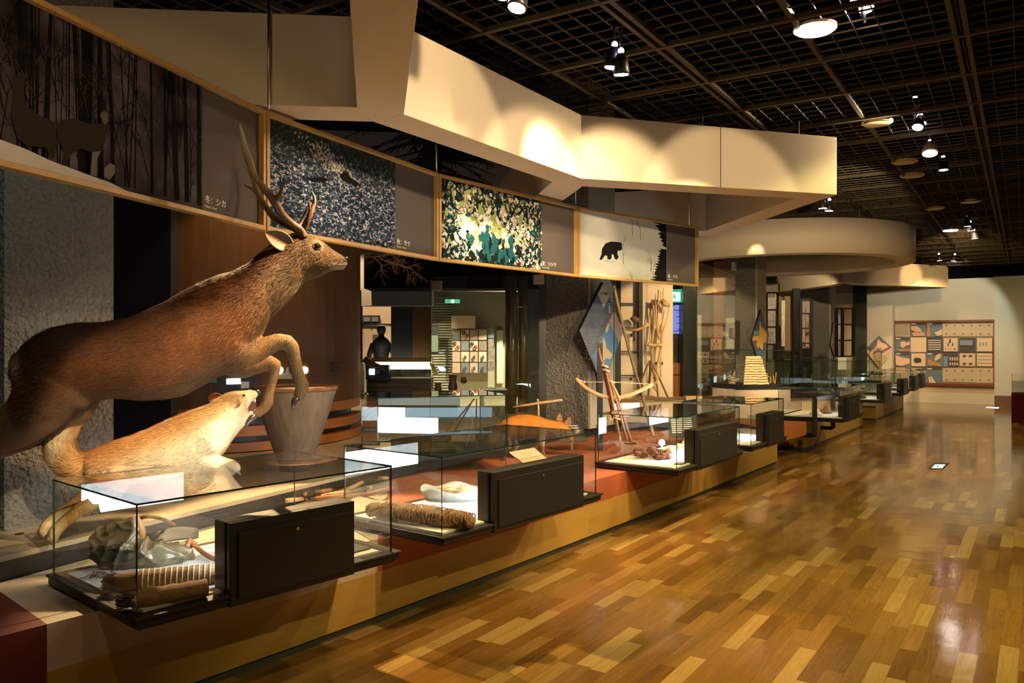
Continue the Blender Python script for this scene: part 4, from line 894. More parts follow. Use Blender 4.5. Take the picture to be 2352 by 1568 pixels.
# ---- the fox sniffing the red carpet
Fx = Body(1150, 7.62, 1300, 7.95)
ft = [(1143, 980, 1144, 986, .02), (1152, 967, 1156, 1003, .055), (1170, 957, 1175, 1008, .07), (1192, 951, 1196, 1008, .078), (1216, 951, 1218, 1008, .08), (1238, 955, 1240, 1006, .076), (1256, 962, 1258, 1002, .066), (1270, 965, 1270, 1000, .058), (1284, 966, 1284, 1004, .070), (1296, 969, 1297, 1006, .066), (1304, 976, 1305, 1009, .050), (1309, 986, 1310, 1011, .034), (1313, 996, 1314, 1014, .024), (1316, 1005, 1317, 1015, .014)]
Fx.loft(ft, n=18)
Fx.limb([(1243, 985, .06), (1243, 1005, .045), (1245, 1022, .028), (1246, 1036, .021), (1249, 1047, .021), (1258, 1051, .018)], .04)
Fx.limb([(1238, 985, .05), (1238, 1005, .038), (1239, 1022, .024), (1239, 1034, .019), (1241, 1042, .019), (1249, 1045, .016)], -.05)
Fx.limb([(1166, 985, .07), (1160, 1008, .05), (1170, 1025, .03), (1160, 1040, .021), (1158, 1054, .019), (1166, 1058, .017)], .04)
Fx.limb([(1172, 985, .06), (1180, 1010, .042), (1188, 1024, .026), (1180, 1038, .019), (1179, 1047, .018), (1186, 1050, .016)], -.05)
Fx.limb([(1150, 978, .04), (1140, 990, .05), (1128, 1006, .055), (1118, 1022, .045), (1110, 1034, .015)], 0)
fox = thing('sniffing_fox', 'orange fox with head lowered, standing on red carpet beside the rough pillar', 'fox', Fx.at(1230, 1056)*V(1, 1, 0)+ZU*.49)
fb = Fx.mb.build('body', M_COAT, fox); baked(fb, voxel=.010, smooth=4)
FT = np.array([[(r[0]+r[2])/2, (r[1]+r[3])/2, abs(r[3]-r[1])/2] for r in ft])
def fox_col(P_):
    s, zm, hh = axis_mid(Fx, P_, FT); v = (P_[:, 2]-zm)/np.maximum(hh, .02); px, py = Dpx(P_)
    c = lerp3((.52, .24, .06), (.55, .22, .035), sst(v, -.3, .5)); b = sst(-v, .55, 1.0)*sst(px, 1120, 1150); c = c*(1-b)[:, None]+np.array((.5, .4, .28))*b[:, None]
    lg = sst(py, 1012, 1030)*(px > 1150); c = c*(1-lg)[:, None]+np.array((.20, .11, .05))*lg[:, None]; return c
def fox_flow(P_): f = np.tile(-np.array(Fx.e), (len(P_), 1)); f[:, 2] -= .3; px, py = Dpx(P_); lg = py > 1012; f[lg] = (0, 0, -1); return f
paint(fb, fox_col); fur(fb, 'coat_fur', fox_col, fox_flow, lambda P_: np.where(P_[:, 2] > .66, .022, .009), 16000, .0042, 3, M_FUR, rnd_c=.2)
M_FEI = mat('fox_ear_inside', (.16, .08, .04), .8, (.4, .22, .1), 20)
ear(Fx, (1282, 972), (1287, 950), .034, -.03, -.02, 'ear', fox, mat('fox_ear_back', (.5, .2, .04), .8), M_FEI); ear(Fx, (1299, 980), (1311, 958), .034, .04, .03, 'ear', fox, MATS['fox_ear_back'], M_FEI)
m = MB(); m.ball(Fx.at(1317, 1010), .012, 0, 8); m.build('nose', M_NOSE, fox, smooth=True)
for o in (.032, -.032):
    m = MB(); m.ball(Fx.at(1305, 988, o*1.2), .008, 0, 8); m.build('eye', M_EYE, fox, smooth=True)
# ---------------------------------------------------------------- wooden drum with slatted foot, left background
def ZP(py, d): return EYE+(HY-py)*d/F
DC, DR = V(-3.27, 8.6), 1.6
drum = thing('wooden_drum', 'big curved brown wooden drum with dark horizontal slots at its foot', 'curved wall', DC+ZU*.61)
def arc_wall(m, c, r, a0, a1, z0, z1, th=.04, n=36, mi=0):
    P_ = [c+V(math.cos(a0+(a1-a0)*i/n), math.sin(a0+(a1-a0)*i/n))*r for i in range(n+1)]; Q_ = [c+(p-c)*((r-th)/r) for p in P_]
    return m.prism(P_+Q_[::-1], z0, z1, mi)
A0, A1 = math.radians(-175), math.radians(15)
arc_wall(MB(), DC, DR, A0, A1, 1.02, 2.98).build('veneer_shell', M_WOODP, drum, fix=True)
arc_wall(MB(), DC, DR-.10, A0, A1, .61, 1.02).build('dark_core', M_BLACK, drum, fix=True)
for z0, z1 in ((.62, .70), (.76, .85), (.93, 1.02)): arc_wall(MB(), DC, DR, A0, A1, z0, z1, .09).build('slat_ring', M_ORANGE, drum, fix=True)
for a in (-95, -70, -42): MB().box(DC+V(math.cos(math.radians(a)), math.sin(math.radians(a)))*(DR-.05)+ZU*.80, .05, .05, .36, V(math.cos(math.radians(a)), math.sin(math.radians(a)))).build('slat_block', M_WHITE, drum)
def on_drum(px, off=.004):
    r = (px-CX)/F; a = r*r+1; b = -2*(DC.x*r+DC.y); c = DC.length_squared-(DR+off)**2; d = (-b-math.sqrt(max(0, b*b-4*a*c)))/(2*a); return V(r*d, d)
p = on_drum(541); nd = (p-DC).normalized(); ed = V(-nd.y, nd.x)
win = thing('drum_window', 'small lit opening in the wooden drum showing a desk screen', 'window opening', V(p.x, p.y, ZP(885, p.y)))
c = V(p.x, p.y, ZP(884, p.y))
MB().box(c, .46, .012, .20, ed, nd).build('opening', mat('dark_red_recess', (.10, .02, .012), .6), win)
MB().box(c+ed*.0+nd*.008, .36, .012, .15, ed, nd).build('shade', M_BLACK, win)
MB().box(c-ed*.02+nd*.016+ZU*.035, .12, .012, .05, ed, nd).build('screen', emis('desk_screen_glow', (.75, .82, 1), 6), win)
MB().box(c-ed*-.08+nd*.016-ZU*.0, .07, .012, .06, ed, nd).build('card', M_WHITE, win); MB().box(c+ed*-.19+nd*.016+ZU*.05, .05, .012, .05, ed, nd).build('green_tab', mat('green_tab', (.02, .22, .12), .5), win)
for px in (642, 700):
    p = on_drum(px, .01); single(MB().lathe(V(p.x, p.y, ZP(850, p.y)), [(.034, -.01), (.034, .01)], 20, ax=(p-DC)).build('porthole_lamp', emis('porthole_glow', (1, .72, .45), 7)), 'small round glowing porthole on the drum, %s of the two above the wooden mortar' % ('left' if px == 642 else 'right'), 'light')
p = on_drum(655, .006); nd = (p-DC).normalized(); ed = V(-nd.y, nd.x)
pts = [(632, 870), (640, 860), (648, 858), (656, 856), (659, 843), (663, 843), (663, 854), (669, 860), (671, 870)]
def on_plane(p0, e, px, py):
    r = (px-CX)/F; k = (r*p0.y-p0.x)/(e.x-r*e.y); q = p0+e*k; return Vector((q.x, q.y, ZP(py, q.y)))
single(MB().flatpoly([on_plane(V(p.x, p.y), ed, x, y) for x, y in pts], nd, .006).build('hare_cutout', mat('pale_cutout', (.45, .42, .34), .7)), 'pale hare silhouette fixed low on the wooden drum', 'cutout')
textmesh('動物とくらし\nanimals and\nthe forest', .035, M_DINK, 'wall_text', drum, (lambda q: V(q.x, q.y, ZP(838, q.y)))(on_drum(757, .01)), (lambda q: V(-(q-DC).y, (q-DC).x))(on_drum(757)), ZU)
# black upright panels between pillar and drum
single(MB().wall(V((255-CX)/F*6.4, 6.4), V((392-CX)/F*6.6, 6.6), .61, 3.3, .3).build('black_partition', mat('matt_black', (.005, .005, .006), .9, spec=.1)), 'tall black partition between the left concrete pillar and the wooden drum', 'partition')
single(MB().wall(V((390-CX)/F*6.62, 6.62), V((407-CX)/F*6.8, 6.8), .61, 3.3, .3).build('black_partition', mat('dim_slate_blue', (.014, .016, .022), .6)), 'narrow slate edge strip of the black partition beside the wooden drum', 'partition')
# wooden mortar (tapered tub)
pd = 6.25; pc = V((678-CX)/F*pd, pd); rt = 96*pd/F; rb = 36*pd/F
mort = thing('wooden_mortar', 'tall tapered grey-brown wooden mortar with worn orange rim behind the wolf', 'mortar', pc+ZU*.61)
zt_ = ZP(886, pd)
M_MORT = mat('weathered_grey_wood', (.11, .085, .06), .75, (.20, .15, .10), 5, 6, bump=.12, bscale=30, stretch=(5, 5, .6))
pr = [(rb*.9, .61), (rb, .66)]+[(rb+(rt-rb)*((z-.66)/(zt_-.66))**.92, z) for z in [.66+(zt_-.66)*k/10 for k in range(1, 10)]]+[(rt, zt_-.012)]
MB().lathe(V(pc.x, pc.y), pr, 48).build('tub', M_MORT, mort, smooth=True, fix=True)
MB().lathe(V(pc.x, pc.y), [(rt, zt_-.03), (rt+.003, zt_-.012), (rt-.004, zt_), (rt-.045, zt_+.004), (rt-.055, zt_-.02), (rt*.75, zt_-.2), (.02, zt_-.25)], 48).build('worn_rim', mat('orange_worn_wood', (.30, .13, .04), .7, (.12, .06, .03), 12, bump=.1), mort, smooth=True)

# ---------------------------------------------------------------- rear gallery seen between drum and fox pillar
def slab_px(name, x0, x1, d0, d1, ya, yb, m, label, cat, th=.08, yd=None):
    a, b = V((x0-CX)/F*d0, d0), V((x1-CX)/F*d1, d1); yd = yd or (d0+d1)/2
    return single(MB().wall(a, b, max(0, ZP(yb, yd)), ZP(ya, yd), th).build(name, m), label, cat)
struct(slab_px('wall_rear', 836, 1180, 14.36, 14.36, 640, 935, mat('sage_plaster', (.40, .38, .26), .7), None, None))
o = bpy.data.objects['wall_rear']; o.name = 'wall_rear'
slab_px('header_beam', 830, 992, 12.2, 12.2, 661, 702, mat('grey_header', (.22, .19, .16), .7), 'grey header beam over the mannequin corner', 'beam', .3)
slab_px('blackout_box', 836, 1245, 11.6, 11.6, 585, 662, mat('matt_black2', (.006, .005, .004), .9, spec=.1), 'added overhead bulkhead behind the tangled root branch', 'blackout', .6)  # black box added to keep the space under the panels dark
slab_px('pale_wall_panel', 833, 899, 13.6, 13.6, 700, 835, mat('rosy_panel', (.55, .42, .30), .7), 'rosy lit wall panel with dark window behind the mannequin bust', 'wall panel')
t = thing('lattice_window', 'small black framed window high on the rosy panel', 'window', W(855, 750, 13.5))
MB().box(W(852, 733, 13.5), .31, .03, .13, V(1, 0)).build('frame', M_BLACK, t); MB().box(W(852, 733, 13.47), .25, .03, .08, V(1, 0)).build('pane', mat('smoky_pane', (.16, .17, .18), .3), t); MB().box(W(852, 733, 13.45), .02, .03, .10, V(1, 0)).build('mullion', M_BLACK, t)
single(MB().tube([W(834, 745, 12.6), W(898, 746, 12.6)], .02, 10).build('steel_rail', M_STEEL, smooth=True), 'horizontal steel rail in front of the rosy panel', 'rail')
m = MB(); pb = W(876, 832, 12.9); m.lathe(pb, [(.10, 0), (.12, .12), (.14, .25), (.15, .32), (.10, .38), (.045, .42), (.045, .46)], 20); m.ball(pb+ZU*.53, .075, 0, 8, (1, 1, 1.25)); m.tube([pb+V(-.13, 0, .3), pb+V(-.2, 0, .12), pb+V(-.17, 0, 0)], [.05, .04, .03], 8); m.tube([pb+V(.13, 0, .3), pb+V(.2, 0, .12), pb+V(.15, 0, 0)], [.05, .04, .03], 8)
m.lathe(V(pb.x, pb.y), [(.10, 0), (.10, pb.z)], 12)
single(m.build('mannequin_bust', mat('dark_mannequin', (.03, .025, .03), .6), smooth=True), 'dark mannequin bust behind the lit counter', 'mannequin')
o = slab_px('dark_print', 856, 876, 13.5, 13.5, 768, 825, mat('brown_print', (.10, .07, .05), .6), 'narrow dark print behind the mannequin bust', 'print', .02)
slab_px('dark_partition', 898, 948, 12.6, 12.6, 702, 826, mat('navy_black', (.008, .009, .013), .5), 'navy black partition beside the brown panel in the rear gallery', 'partition')
slab_px('brown_partition', 948, 990, 12.6, 12.6, 702, 826, M_WOODP, 'brown wooden partition over the lit rear counter', 'partition')
# lit counter with slatted foot
cnt = thing('lit_counter', 'long rear counter with glowing light strip and dark slatted wooden front', 'counter', W(912, 960, 12.0))
def cbox(x0, x1, ya, yb, d, m, name, th=.35, par=cnt):
    a, b = W(x0, yb, d), W(x1, ya, d); return MB().box((a+b)/2+V(0, th/2), b.x-a.x, th, b.z-a.z, V(1, 0)).build(name, m, par)
cbox(842, 990, 822, 831, 11.9, mat('amber_lip', (.5, .30, .06), .5), 'top_lip')
cbox(842, 990, 831, 866, 12.25, emis('counter_glow', (1, .92, .68), 3.2), 'light_strip', .05)
cbox(842, 990, 866, 869, 11.8, M_WHITE, 'ledge')
cbox(842, 990, 869, 905, 11.9, M_WOODP, 'front')
cbox(842, 990, 905, 1040, 11.95, M_BLACK, 'foot')
for k in range(3): cbox(842, 990, 875+11*k, 880+11*k, 11.86, M_BLACK, 'slot', .03)
cbox(842, 990, 848, 866, 12.0, mat('exhibit_silhouettes', (.05, .06, .05), .6, (.35, .36, .26), 9), 'exhibit_board', .04)
tv = thing('monitor', 'small dark monitor box with glowing screen left of the rear counter', 'monitor', W(853, 860, 11.6))
cbox(840, 893, 838, 872, 11.6, M_BLACK, 'case', .2, tv); cbox(848, 860, 847, 860, 11.58, emis('monitor_glow', (.8, .88, 1), 7), 'screen', .02, tv); cbox(862, 872, 848, 858, 11.58, mat('grey_screen', (.2, .22, .25), .4), 'side_screen', .02, tv)
single(MB().tube([W(*q) for q in ((836, 824, 11.4), (846, 832, 11.4), (858, 836, 11.4), (873, 842, 11.4), (892, 856, 11.4))], [.05, .045, .035, .03, .015], 8).build('bark_rope', mat('reddish_bark', (.25, .09, .05), .8, (.12, .04, .02), 30), smooth=True), 'reddish bark piece sloping down beside the glowing monitor', 'bark')
sg = thing('tilted_screen', 'tilted touch screen with yellow side panel right of the lit counter', 'monitor', W(1010, 858, 12))
MB().flatpoly([W(x, y, 12.0) for x, y in ((986, 832), (994, 832), (1007, 858), (1004, 861), (996, 859))], V(0, -1), .01).build('yellow_panel', mat('yellow_card', (.75, .55, .08), .5), sg)
MB().flatpoly([W(x, y, 12.0) for x, y in ((1003, 839), (1020, 841), (1027, 848), (1027, 853), (1009, 852))], V(0, -1), .015).build('housing', M_BLACK, sg)
MB().flatpoly([W(x, y, 11.97) for x, y in ((1004, 840), (1019, 842), (1024, 848), (1024, 852), (1010, 851))], V(0, -1), .01).build('screen', emis('touch_glow', (.6, .75, 1), 2.5), sg)
# lower lit curved shelf
sh = thing('lit_shelf', 'curved glowing display shelf below the rear counter', 'shelf', W(960, 950, 10.6))
for (x0, x1, ya, yb, d, m, nm) in ((868, 1056, 903, 907, 10.6, mat('shelf_edge_pale', (.6, .52, .36), .5), 'top_edge'), (868, 1056, 907, 931, 10.9, emis('shelf_glow', (.95, .97, .80), .26), 'glow_back'), (868, 1056, 931, 936, 10.6, M_BRONZE, 'middle_edge'), (868, 1130, 936, 968, 10.8, emis('shelf_glow_cold', (.68, .86, 1), .42), 'cold_glow_back'), (868, 1130, 968, 990, 10.5, M_BLACK, 'foot')): cbox(x0, x1, ya, yb, d, m, nm, .06, sh)
# slatted wall, banner, poster grid
sl = thing('slatted_panel', 'pale green horizontally slatted wall panel left of the small poster grid', 'wall panel', W(1016, 900, 14.4))
cbox(990, 1040, 682, 900, 14.3, mat('slat_back', (.20, .20, .14), .7), 'backing', .03, sl)
m = MB()
for k in range(36): a = W(990, 684+k*6, 14.28); b = W(1040, 684+k*6, 14.28); m.box((a+b)/2, b.x-a.x, .02, .024, V(1, 0))
m.build('slats', mat('slat_pale', (.45, .45, .34), .6), sl)
bn = thing('banner', 'dark green hanging banner with pale figure beside the slatted panel', 'banner', W(998, 780, 13.9))
cbox(988, 1008, 745, 815, 13.9, mat('banner_dark', (.03, .045, .035), .6), 'cloth', .01, bn); cbox(988, 1006, 770, 808, 13.88, mat('banner_pale', (.20, .27, .19), .6), 'figure_print', .01, bn)
pg = thing('poster_grid', 'grid of twenty small square exhibits on the pale green rear wall', 'exhibit grid', W(1085, 805, 14.2))
rnd = random.Random(4); pm = [mat('tile_rose', (.50, .36, .27), .6), mat('tile_cream', (.62, .50, .36), .6), mat('tile_slate', (.18, .19, .20), .6), mat('tile_busy', (.36, .27, .22), .6, (.12, .10, .10), 22), mat('tile_blue', (.12, .24, .30), .6, (.45, .42, .36), 6)]
for r in range(4):
    for c in range(5):
        x0, y0 = 1039+c*20.2+(0 if c < 4 else 1), 757+r*25.3-(4 if c == 4 else 0)
        pl_ = [[4, 1, 0, 1, 4], [1, 2, 1, 3, 3], [0, 1, 0, 1, 3], [0, 2, 0, 2, 3]][r][c]
        cbox(x0, x0+(18 if c < 4 else 14), y0, y0+23, 14.18, pm[pl_], 'tile', .03, pg)
        if (r, c) in ((0, 1), (1, 0), (1, 2)):
            for (u, v, cc) in ((5, 7, (.03, .05, .08)), (13, 15, (.35, .06, .04))):
                q = W(x0+u, y0+v, 14.16); MB().tube([q+V(math.cos(a)*.024, 0, math.sin(a)*.03) for a in [2*math.pi*k/16 for k in range(17)]], .009, 6, cap=False).build('ring', mat('ring%.2f' % cc[0], cc, .5), pg)
        elif r in (2, 3) and c in (1, 3, 2): cbox(x0+7, x0+12, y0+9, y0+17, 14.15, mat('tile_mark', (.05, .08, .10), .6), 'object', .01, pg)
slab_px('white_door_leaf', 1141, 1155, 14.3, 14.3, 758, 880, mat('pale_door', (.60, .62, .50), .6), 'pale door leaf at the right end of the small poster grid', 'door')
slab_px('small_pale_wall', 1037, 1092, 14.1, 14.1, 725, 754, mat('peach_lit_wall', (.85, .62, .42), .6), 'peach lit strip of wall over the small poster grid', 'wall panel', .03)
t = thing('exit_sign', 'green exit sign reflection built as a dim glowing plate high on the slatted wall', 'exit sign', W(1040, 692, 13.8))  # faint glass reflection of an exit sign, built as a glowing plate
cbox(1022, 1056, 687, 696, 13.8, emis('exit_green_reflection', (.10, .55, .32), .8), 'sign_reflection', .04, t); cbox(1036, 1043, 688, 695, 13.77, emis('exit_white_reflection', (.9, 1, .9), 2), 'running_figure', .02, t)
for (x0, x1, d, m, lab) in ((1160, 1187, 11.4, 'brass_column', 'left brassy metal column behind the tall glass screen'), (1189, 1212, 11.6, 'brass_column', 'right brassy metal column behind the tall glass screen')):
    a = W(x0, 0, d); b = W(x1, 0, d); single(MB().lathe(V((a.x+b.x)/2, d), [((b.x-a.x)/2, .61), ((b.x-a.x)/2, 3.0)], 28).build('metal_column', mat('brass_column', (.30, .25, .12), .32, metal=.8), smooth=True), lab, 'column')
slab_px('slate_partition', 1212, 1258, 11.8, 11.8, 560, 1000, mat('slate_panel', (.10, .115, .11), .4), 'slate panel between metal columns and fox pillar', 'partition')
o = MB().box(W(1246, 900, 9.62), .085, .04, 2.6, V(1, 0)).build('black_post', M_BLACK); single(o, 'black upright strip at the left side of the fox pillar', 'post'); o.location.z += .55
bench = thing('steel_bench', 'low steel edged dark bench in the rear gallery', 'bench', W(1150, 940, 10.9))
cbox(1102, 1165, 896, 905, 10.9, M_BLACK, 'top', .4, bench); cbox(1102, 1165, 893, 896, 10.88, M_STEEL, 'edge', .42, bench); cbox(1102, 1110, 905, 1000, 10.9, M_STEEL, 'leg', .4, bench)
# red and brown jars reflected in the gallery
for (x, y, w, h, lab) in ((1006, 900, 9, 20, 'small dark red pot on the rear gallery floor plinth'), (1040, 905, 11, 44, 'tall dark red figure carving in the rear gallery'), (1065, 880, 8, 14, 'small brown bowl on a stand in the rear gallery')):
    q = W(x, y, 11.3); k = 11.3/F; single(MB().lathe(q, [(w*k*.6, 0), (w*k, h*k*.35), (w*k*.7, h*k*.7), (w*k*.9, h*k)], 18).build('clay_pot', mat('dark_red_clay', (.14, .035, .02), .5), smooth=True), lab, 'pot')
t = thing('pot_shelf', 'dark shelf carrying the dark red pots in the rear gallery', 'shelf', W(1035, 908, 11.3)); cbox(990, 1080, 900, 903, 11.2, M_BRONZE, 'board', .3, t)
# root branch and fir tree hanging in the dark above
m = MB(); rnd = random.Random(9)
def root(p, d, L_, r, dep):
    q = [p]
    for k in range(4): d = (d+Vector((rnd.gauss(0, .28), rnd.gauss(0, .1), rnd.gauss(0, .25)))).normalized(); q.append(q[-1]+d*L_/4)
    m.tube(q, [r*(1-.18*i) for i in range(5)], 6)
    if dep < 3:
        for k in range(3): root(q[rnd.randint(1, 4)], (d+Vector((rnd.gauss(0, .8), 0, rnd.gauss(-.2, .7)))).normalized(), L_*.6, r*.55, dep+1)
for k in range(6): root(W(838+k*10, 590+rnd.uniform(-6, 6), 8.9), Vector((1, 0, rnd.uniform(-.5, .2))), .30, .010, 0)
single(m.build('root_branch', mat('lit_root_wood', (.45, .25, .12), .7), smooth=True), 'tangled thin root branch just below the water photo panel', 'branch')
fir = thing('fir_tree', 'dark fir tree standing in the gloom above the hanging panels', 'tree', V(-1.2, 11.2, 0))
fx = V(-1.15, 11.3); m = MB().tube([fx+ZU*3.0, fx+ZU*5.15], [.16, .10], 10); m.build('trunk', mat('fir_trunk', (.02, .015, .01), .9), fir)
m = MB()
for k in range(90):
    z = 3.45+1.4*k/90; a = rnd.uniform(0, 6.28); L_ = rnd.uniform(.6, 1.35); d = V(math.cos(a), math.sin(a)*.6); pts_ = [fx+ZU*z+d*L_*u+ZU*(-.25*L_*u*u) for u in (0, .25, .5, .75, 1)]
    m.tube(pts_, [.018, .014, .01, .007, .002], 5)
    for j in range(22):
        u = rnd.uniform(.2, 1); q = fx+ZU*z+d*L_*u+ZU*(-.25*L_*u*u); s_ = Vector((rnd.gauss(0, .6), rnd.gauss(0, .6), -.8)).normalized()*rnd.uniform(.10, .2)
        w_ = d.cross(s_).normalized()*.012; m.add([q-w_, q+w_, q+s_+d*.08], [(0, 1, 2)])
m.build('branches', mat('fir_needles', (.012, .016, .010), .9), fir)
single(MB().wall(V(-7.5, 12.6), V(1.6, 13.8), 2.5, 5.15, .1).build('grey_backdrop', mat('dim_grey_backdrop', (.42, .36, .36), .8)), 'dim grey wall field high behind the fir tree', 'wall panel')
single(MB().wall(V(.05, 11.8), V(1.15, 12.1), 2.55, 3.3, .1).build('brown_hanging_board', mat('dim_brown_board', (.2, .12, .07), .7)), 'dim brown board hanging high right of the fir tree', 'board')

# ---------------------------------------------------------------- hanging tool display right of the fox pillar
tw = thing('tool_wall', 'cream display wall with black posts carrying hung wooden tools', 'display wall', W(1480, 1000, 10.7))
def tp(px, py, off=0): d = 10.7-off; return W(px, py, d)
m = MB(); a, b = tp(1424, 1000), tp(1546, 640); m.box(V((a.x+b.x)/2, 10.75, (a.z+b.z)/2), b.x-a.x, .08, b.z-a.z, V(1, 0)); m.build('cream_board', mat('rosy_cream_board', (.72, .58, .43), .65), tw)
for x0, x1 in ((1410, 1425), (1466, 1475)):
    a, b = tp(x0, 1005, .05), tp(x1, 640, .05); MB().box((a+b)/2, b.x-a.x, .10, b.z-a.z, V(1, 0)).build('post', M_BLACK, tw)
for y in (697, 752, 807, 862): a, b = tp(1425, y, .05), tp(1466, y, .05); MB().box((a+b)/2, b.x-a.x, .04, .015, V(1, 0)).build('rung', M_BLACK, tw)
for x, y in ((1451, 770), (1449, 870), (1507, 834), (1520, 834)):
    a = tp(x, y, -.0)+V(0, -.012); MB().box(a, .028, .01, .035, V(1, 0)).build('label_tab', M_DINK, tw)
single(MB().box(tp(1414, 720, -.4), .09, .05, .75, V(1, 0)).build('orange_map_print', mat('amber_print', (.70, .38, .08), .6)), 'amber map print peeking out right of the large diamond sign', 'print')
single(MB().box(tp(1414, 800, -.4), .09, .05, .30, V(1, 0)).build('coral_map_print', mat('coral_print', (.62, .24, .16), .6, (.40, .30, .42), 3)), 'coral and lilac print low beside the large diamond sign', 'print')
def tool(name, pts, r, label, m=M_WOODL, cat='tool', n=8):
    return single(MB().tube(pts, r, n).build(name, m, smooth=True), label, cat, None)
tool('wooden_hook', [tp(1451, 728, .12), tp(1458, 733, .12), tp(1466, 737, .14)], [.035, .045, .03], 'short dark wooden scoop hung at the top of the shelf bay', M_WOODD)
tool('wooden_hook', [tp(1450, 757, .12), tp(1462, 758, .12), tp(1478, 752, .14), tp(1490, 743, .15)], [.012, .02, .018, .03], 'knobbed wooden hook reaching past the black post', M_WOODL)
tool('wooden_hook', [tp(1459, 762, .12), tp(1460, 775, .12), tp(1457, 783, .12)], [.015, .02, .008], 'little wooden peg hanging under the knobbed hook', M_WOODD)
sn = thing('snowshoe_rack', 'tall bundle of bent wooden rods and bows hung on the cream display wall', 'tool bundle', tp(1505, 850, .1))
def rod(pts, r, name='rod', par=sn, m=M_WOODL): return MB().tube([tp(x, y, o) for x, y, o in spl(pts, 3)], r, 7).build(name, m, par, smooth=True)
rod([(1500, 690, .1), (1494, 730, .1), (1492, 790, .1), (1496, 830, .1)], .005); rod([(1500, 700, .12), (1503, 740, .12), (1497, 790, .12), (1500, 840, .12), (1506, 880, .12)], .015)
rod([(1506, 690, .1), (1508, 740, .1), (1514, 780, .1)], .012); rod([(1516, 690, .1), (1511, 720, .1), (1512, 760, .1)], .006); rod([(1520, 745, .12), (1519, 790, .12), (1512, 830, .12), (1502, 870, .12)], .016)
rod([(1524, 660, .1), (1522, 700, .1), (1520, 750, .1)], .005); rod([(1517, 668, .1), (1520, 720, .1)], .004); rod([(1537, 705, .1), (1530, 740, .1), (1521, 765, .1)], .006); rod([(1519, 800, .12), (1517, 830, .12), (1518, 865, .12)], .010)
rod([(1520, 745, .12), (1519, 760, .12)], .025, 'binding'); rod([(1488, 790, .16), (1497, 793, .16), (1521, 792, .16)], .028, 'cross_bar')
for x in (1498, 1503, 1508): rod([(x, 688, .1), (x, 700, .1)], .014, 'dark_tip', m=M_WOODD)
tool('wooden_scoop', [tp(1520, 690, .15), tp(1528, 697, .17), tp(1537, 703, .15)], [.03, .045, .02], 'curved pale wooden scoop at the top right of the cream display wall')
tr = thing('stick_tripod', 'dark stick tripod with coiled vines standing at the foot of the cream display wall', 'tripod', tp(1498, 915, .5))
for pts in (((1492, 828, .5), (1474, 872, .5), (1462, 920, .5)), ((1494, 828, .5), (1515, 870, .5), (1535, 915, .5)), ((1493, 828, .5), (1492, 870, .4), (1488, 915, .4)), ((1497, 845, .5), (1508, 880, .5), (1512, 920, .5))): rod(pts, .012, 'leg', tr, M_WOODD)
for k in range(5): rod([(1502+3*k, 850+4*k, .5), (1512-2*k, 870+3*k, .52), (1499+2*k, 885+3*k, .52), (1507, 898, .5)], .006, 'vine', tr)
a_, b_ = tp(1426, 925, .6), tp(1600, 922, .6); single(MB().box(V((a_.x+b_.x)/2, 10.35, (.61+.865)/2), b_.x-a_.x, .6, .255, V(1, 0)).build('display_ledge', M_BEIGE), 'low ledge under the tripod and branches at the foot of the tool wall', 'ledge')
bn2 = thing('branch_bundle', 'long dark twisted branches lying across the stage under the tools', 'branches', tp(1500, 917, .6))
for k in range(7): rod([(1424+rnd.uniform(-4, 4), 915+rnd.uniform(-2, 4), .6), (1450, 922-rnd.uniform(0, 6), .6), (1480, 908+rnd.uniform(0, 10), .6), (1520, 916+rnd.uniform(-3, 4), .6), (1575, 914+rnd.uniform(-2, 2), .6)], .011, 'twig', bn2, M_WOODD)
single(MB().box(tp(1592, 914, .7), .20, .12, .05, V(1, 0)).build('wood_block', M_WOODL), 'pale wooden block at the right end of the branches', 'block')
# exit sign, blue window, orange cabinet column
ex = thing('exit_sign', 'glowing green and white emergency exit sign beside the cream display wall', 'exit sign', W(1553, 680, 12.4))
cbox(1538, 1572, 664, 694, 12.4, emis('exit_green', (.03, .42, .22), 1.0), 'sign_box', .1, ex); cbox(1539, 1562, 671, 691, 12.36, emis('exit_white', (.80, 1, .92), 5), 'lit_face', .04, ex)
run = [(1547, 674), (1550, 674), (1550, 678), (1554, 681), (1551, 682), (1553, 688), (1550, 688), (1548, 684), (1545, 688), (1543, 687), (1547, 681), (1544, 681), (1547, 677)]
MB().flatpoly([W(x, y, 12.33) for x, y in run], V(0, -1), .004).build('running_figure', emis('exit_green2', (.02, .5, .25), 1.2), ex)
bw = thing('blue_window', 'blue arched information panel with white text lines under the exit sign', 'information panel', W(1553, 740, 12.6))
cbox(1538, 1566, 700, 766, 12.6, emis('blue_backlit', (.22, .28, .80), .9), 'blue_field', .05, bw)
for y in (716, 727, 742, 756): cbox(1554, 1563, y-1, y+1, 12.57, M_INK, 'text_line', .01, bw)
for y in (712, 760): cbox(1538, 1566, y-1, y+.5, 12.56, M_DINK, 'bar', .02, bw)
MB().tube([W(x, y, 12.54) for x, y in ((1538, 706), (1546, 700), (1556, 697), (1566, 696))], .014, 6).build('arch', M_DINK, bw)
slab_px('brown_board', 1538, 1568, 12.7, 12.7, 766, 833, mat('olive_brown_panel', (.16, .12, .06), .6), 'olive brown panel between the blue panel and the orange cabinet', 'wall panel')
oc = thing('orange_cabinet', 'narrow orange wooden cabinet with two doors under the blue panel', 'cabinet', W(1553, 980, 12.5))
cbox(1538, 1570, 833, 860, 12.5, M_ORANGE, 'door', .3, oc); cbox(1538, 1570, 862, 912, 12.5, M_ORANGE, 'door', .3, oc); cbox(1538, 1570, 916, 960, 12.5, M_ORANGE, 'drawer', .3, oc)
